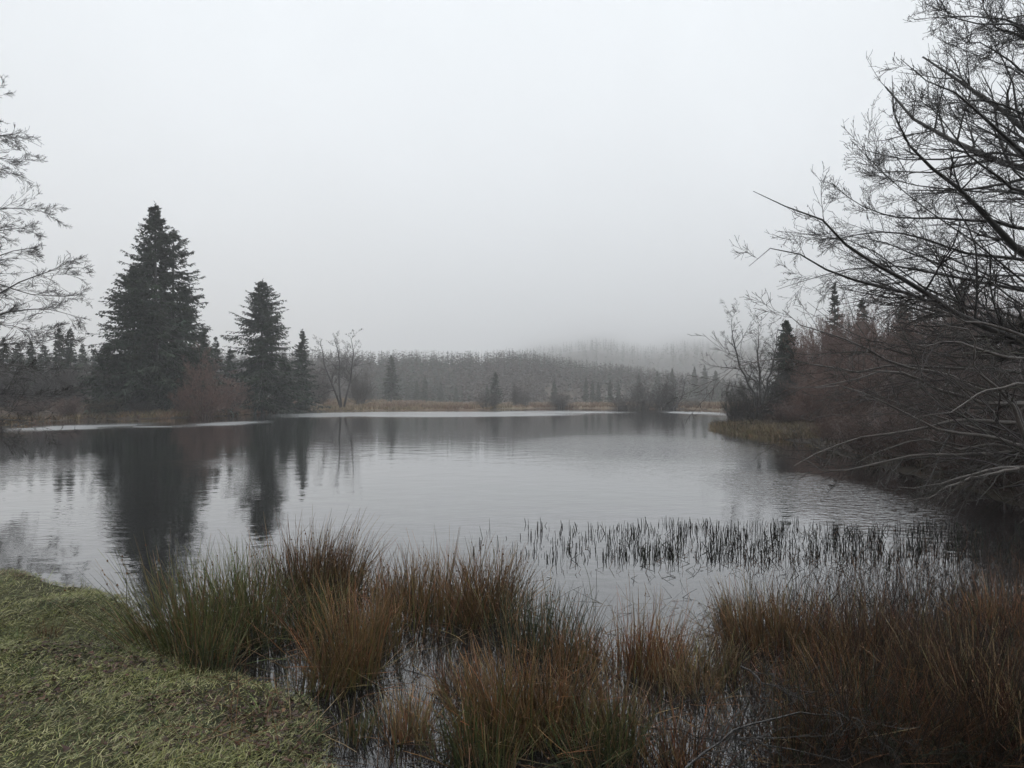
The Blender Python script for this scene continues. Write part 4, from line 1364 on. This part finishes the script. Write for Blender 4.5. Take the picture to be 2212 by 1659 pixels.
for (u, v, vt, wpx, ns, cb, ct, wind, lab) in CL:
    b = wat(u, v)
    gz0 = max(float(gz(np.array([b[0]]), np.array([b[1]]))[0]), -0.02)
    H = (v - vt) / FPX * b[1] * 1.12
    rad = wpx / FPX * b[1] * 0.52
    g = rush_geo(int(ns * 1.1), rad, H, cb * 1.2, ct * 1.35, wind=wind, lean=rng.uniform(0.14, 0.30), heads=0.10 if v < 1420 else 0.04)
    o = g.build('rush_clump', M_RUSH)
    o.location = (b[0], b[1], gz0)
    tag(o, lab, 'rushes', RG)
b = gp(112, 7.4)
d = (EYE - 0.16) * FPX / (1340 - 860)
x = (112 - 1106) / FPX * d
o = rush_geo(90, 0.07, 0.22, BRN * 0.7, BRN, lean=0.5, wind=(0.15, 0), thick=0.0012).build('rush_clump', M_RUSH)
o.location = (x, d, float(gz(np.array([x]), np.array([d]))[0]))
tag(o, 'small brown tuft growing alone in the grass of the left bank', 'rushes', RG)

# thin stems and litter standing and lying between the clumps
def scatter_stems(name, label, cat, n_, area, H, cols, lean, thick, flat=0.0, K=4, dens=None):
    u = rng.uniform(area[0], area[1], n_)
    v = rng.uniform(area[2], area[3], n_)
    d = EYE * FPX / (v - 860)
    x = (u - 1106) / FPX * d
    if dens is not None:
        k = rng.uniform(size=n_) < dens(u, v)
        u, v, d, x = u[k], v[k], d[k], x[k]
    sd = pond_sd(x, d)
    m_ = len(x)
    z = np.maximum(gz(x, d, sd), -0.03)
    le = rng.uniform(H[0], H[1], m_)
    dr = nrm(np.concatenate([rng.normal(size=(m_, 2)) * lean, np.ones((m_, 1))], 1))
    fl = rng.uniform(size=m_) < flat
    dr[fl, 2] = rng.uniform(0.02, 0.3, fl.sum())
    dr = nrm(dr)
    pts = [np.stack([x, d, z + np.where(fl, 0.012, -0.02)], 1)]
    for j in range(K - 1):
        dr = nrm(dr + rng.normal(size=(m_, 3)) * 0.07)
        pts.append(pts[-1] + dr * (le / (K - 1))[:, None])
    P = np.stack(pts, 1)
    R = (thick * rng.uniform(0.6, 1.4, m_))[:, None] * np.linspace(1, 0.5, K)[None]
    ci = rng.integers(0, len(cols), m_)
    c_ = np.array(cols)[ci] * rng.uniform(0.7, 1.35, (m_, 1))
    g = Geo()
    tubes(g, P, R, 3, c_)
    o = g.build(name, M_RUSH, kind='stuff')
    return tag(o, label, cat)


scatter_stems('loose_rushes', 'thin loose rush stems standing between the clumps', 'rushes', 3000, (420, 2212, 1270, 1680), (0.12, 0.50),
              [DGR, DRK, GRN, BRN, DRK], 0.25, 0.0019, 0.0, dens=lambda u, v: np.where(u < 800, np.where(v < 1480, 0.55, 0.10), np.where(v < 1400, 0.75, 0.45)) * (0.3 + 0.7 * (np.sin(u * 0.021 + v * 0.013) * np.sin(v * 0.031 - u * 0.008) > -0.2)) * np.where((u > 1290) & (u < 1560) & (v < 1400), 0.15, 1) * np.where((v < 1330) & (u > 1130), 0.2, 1))
scatter_stems('right_rushes', 'dense dark rust rushes filling the lower right', 'rushes', 7000, (1560, 2300, 1290, 1700), (0.15, 0.45),
              [RST_SHADED, RST_SHADED * 0.6, DRK, BRN * 0.6, DRK, DGR], 0.38, 0.0021, 0.2, dens=lambda u, v: np.clip((u - 1500) / 500, 0.1, 1))
scatter_stems('rush_litter', 'broken dead rush stems lying on the shallow water', 'litter', 2000, (380, 2212, 1290, 1690), (0.10, 0.40),
              [BRN, TAN, DRK, DRK, BRN * 0.6], 1.0, 0.0019, 0.85, dens=lambda u, v: np.where(u > 1300, 0.9, np.where(v < 1420, 0.35, 0.6)))


def reed_d(u, v):
    m = 1130 + 30 * np.sin(u * 0.011) * 0.4
    return np.clip((u - 1080) / 350, 0.08, 1.0) * np.where(v > m, 1, 0.05) * (0.35 + 0.65 * (np.sin(u * 0.043) * np.sin(u * 0.017 + v * 0.03) > -0.25))


scatter_stems('reed_stems', 'short dark reed stumps standing in the open water', 'reeds', 4200, (1020, 2260, 1130, 1215), (0.04, 0.17),
              [DRK, DRK * 0.8, DGR * 0.7], 0.08, 0.0052, 0.05, K=3, dens=reed_d)
scatter_stems('bent_reeds', 'broken reeds bent over among the stumps in the water', 'reeds', 1500, (1180, 2260, 1145, 1250), (0.06, 0.20),
              [DRK, DRK, BRN * 0.5], 0.9, 0.0032, 0.3, K=4, dens=lambda u, v: np.clip((u - 1100) / 700, 0.1, 1))
scatter_stems('shaded_rushes', 'thin dark rushes in the shaded water on the right', 'rushes', 1800, (1600, 2300, 1210, 1330), (0.10, 0.34),
              [DRK, RST_SHADED * 0.6, BRN * 0.6], 0.25, 0.0018, 0.15, dens=lambda u, v: np.clip((u - 1550) / 400, 0.1, 1))

# fallen twiggy branches at the lower right
for pts, r_, lab in (
        ([(1480, 1660, .10), (1560, 1600, .16), (1640, 1555, .22), (1760, 1545, .25), (1900, 1520, .22)], 0.006, 'dead twiggy branch lying over the litter at the lower right'),
        ([(1380, 1570, .06), (1500, 1590, .10), (1620, 1600, .12), (1780, 1630, .14), (1900, 1625, .12)], 0.005, 'thin dead branch lying low along the bottom right'),
        ([(1600, 1440, .20), (1700, 1500, .22), (1790, 1530, .24), (1900, 1585, .20)], 0.006, 'thin dead branch sloping down right behind the twiggy one')):
    W = []
    for u, v, z in pts:
        d = (EYE - z) * FPX / (v - 860)
        W.append([(u - 1106) / FPX * d, d, z])
    W = np.array(W)
    root = thing('fallen_branch', lab, 'branch', tuple(W[0]))
    P = poly(W - W[0], 12)[None]
    P[:, 1:] += rng.normal(size=P[:, 1:].shape) * 0.010
    R = (r_ * np.linspace(1, 0.25, 12))[None]
    g = Geo()
    tubes(g, P, R, 6, BARK * 0.4)
    g.build('stem', M_BARK, root, smooth=True)
    g = Geo()
    fuzz(P, R, [dict(n=30, t0=0.05, ang=(0.4, 1.1), lf=0.38, trop=(0, 0, 0.05), k=5, wig=0.14, rf=0.6),
                dict(n=6, t0=0.1, ang=(0.4, 1.0), lf=0.5, trop=(0, 0, 0.0), k=4, wig=0.16)], g, BARK * 0.5, 0.0012)
    g.build('twigs', M_TWIG, root, kind='stuff')

# ------------------------------------------------------------------ the mist
HB = [(-4750, -4750, -2.0), (4750, 4750, 560.0)]
bmv = [(x_, y_, z_) for x_ in (HB[0][0], HB[1][0]) for y_ in (HB[0][1], HB[1][1]) for z_ in (HB[0][2], HB[1][2])]
bf = [(0, 1, 3, 2), (4, 6, 7, 5), (0, 4, 5, 1), (2, 3, 7, 6), (0, 2, 6, 4), (1, 5, 7, 3)]
me = bpy.data.meshes.new('haze')
me.from_pydata(bmv, [], bf)
mh = bpy.data.materials.new('haze')
mh.use_nodes = True
mh.node_tree.nodes.clear()
ho = mh.node_tree.nodes.new('ShaderNodeOutputMaterial')
hv = mh.node_tree.nodes.new('ShaderNodeVolumePrincipled')
hv.inputs['Color'].default_value = (0.985, 0.99, 1.0, 1)
hv.inputs['Density'].default_value = HAZE
hv.inputs['Anisotropy'].default_value = 0.2
mh.node_tree.links.new(hv.outputs[0], ho.inputs['Volume'])
me.materials.append(mh)
o = bpy.data.objects.new('haze', me)
COL.objects.link(o)
o['kind'] = 'stuff'
tag(o, 'pale mist hanging over the pond and hills', 'mist')
print('TRIS', sum(len(m.loops) - 2 * len(m.polygons) for m in bpy.data.meshes))
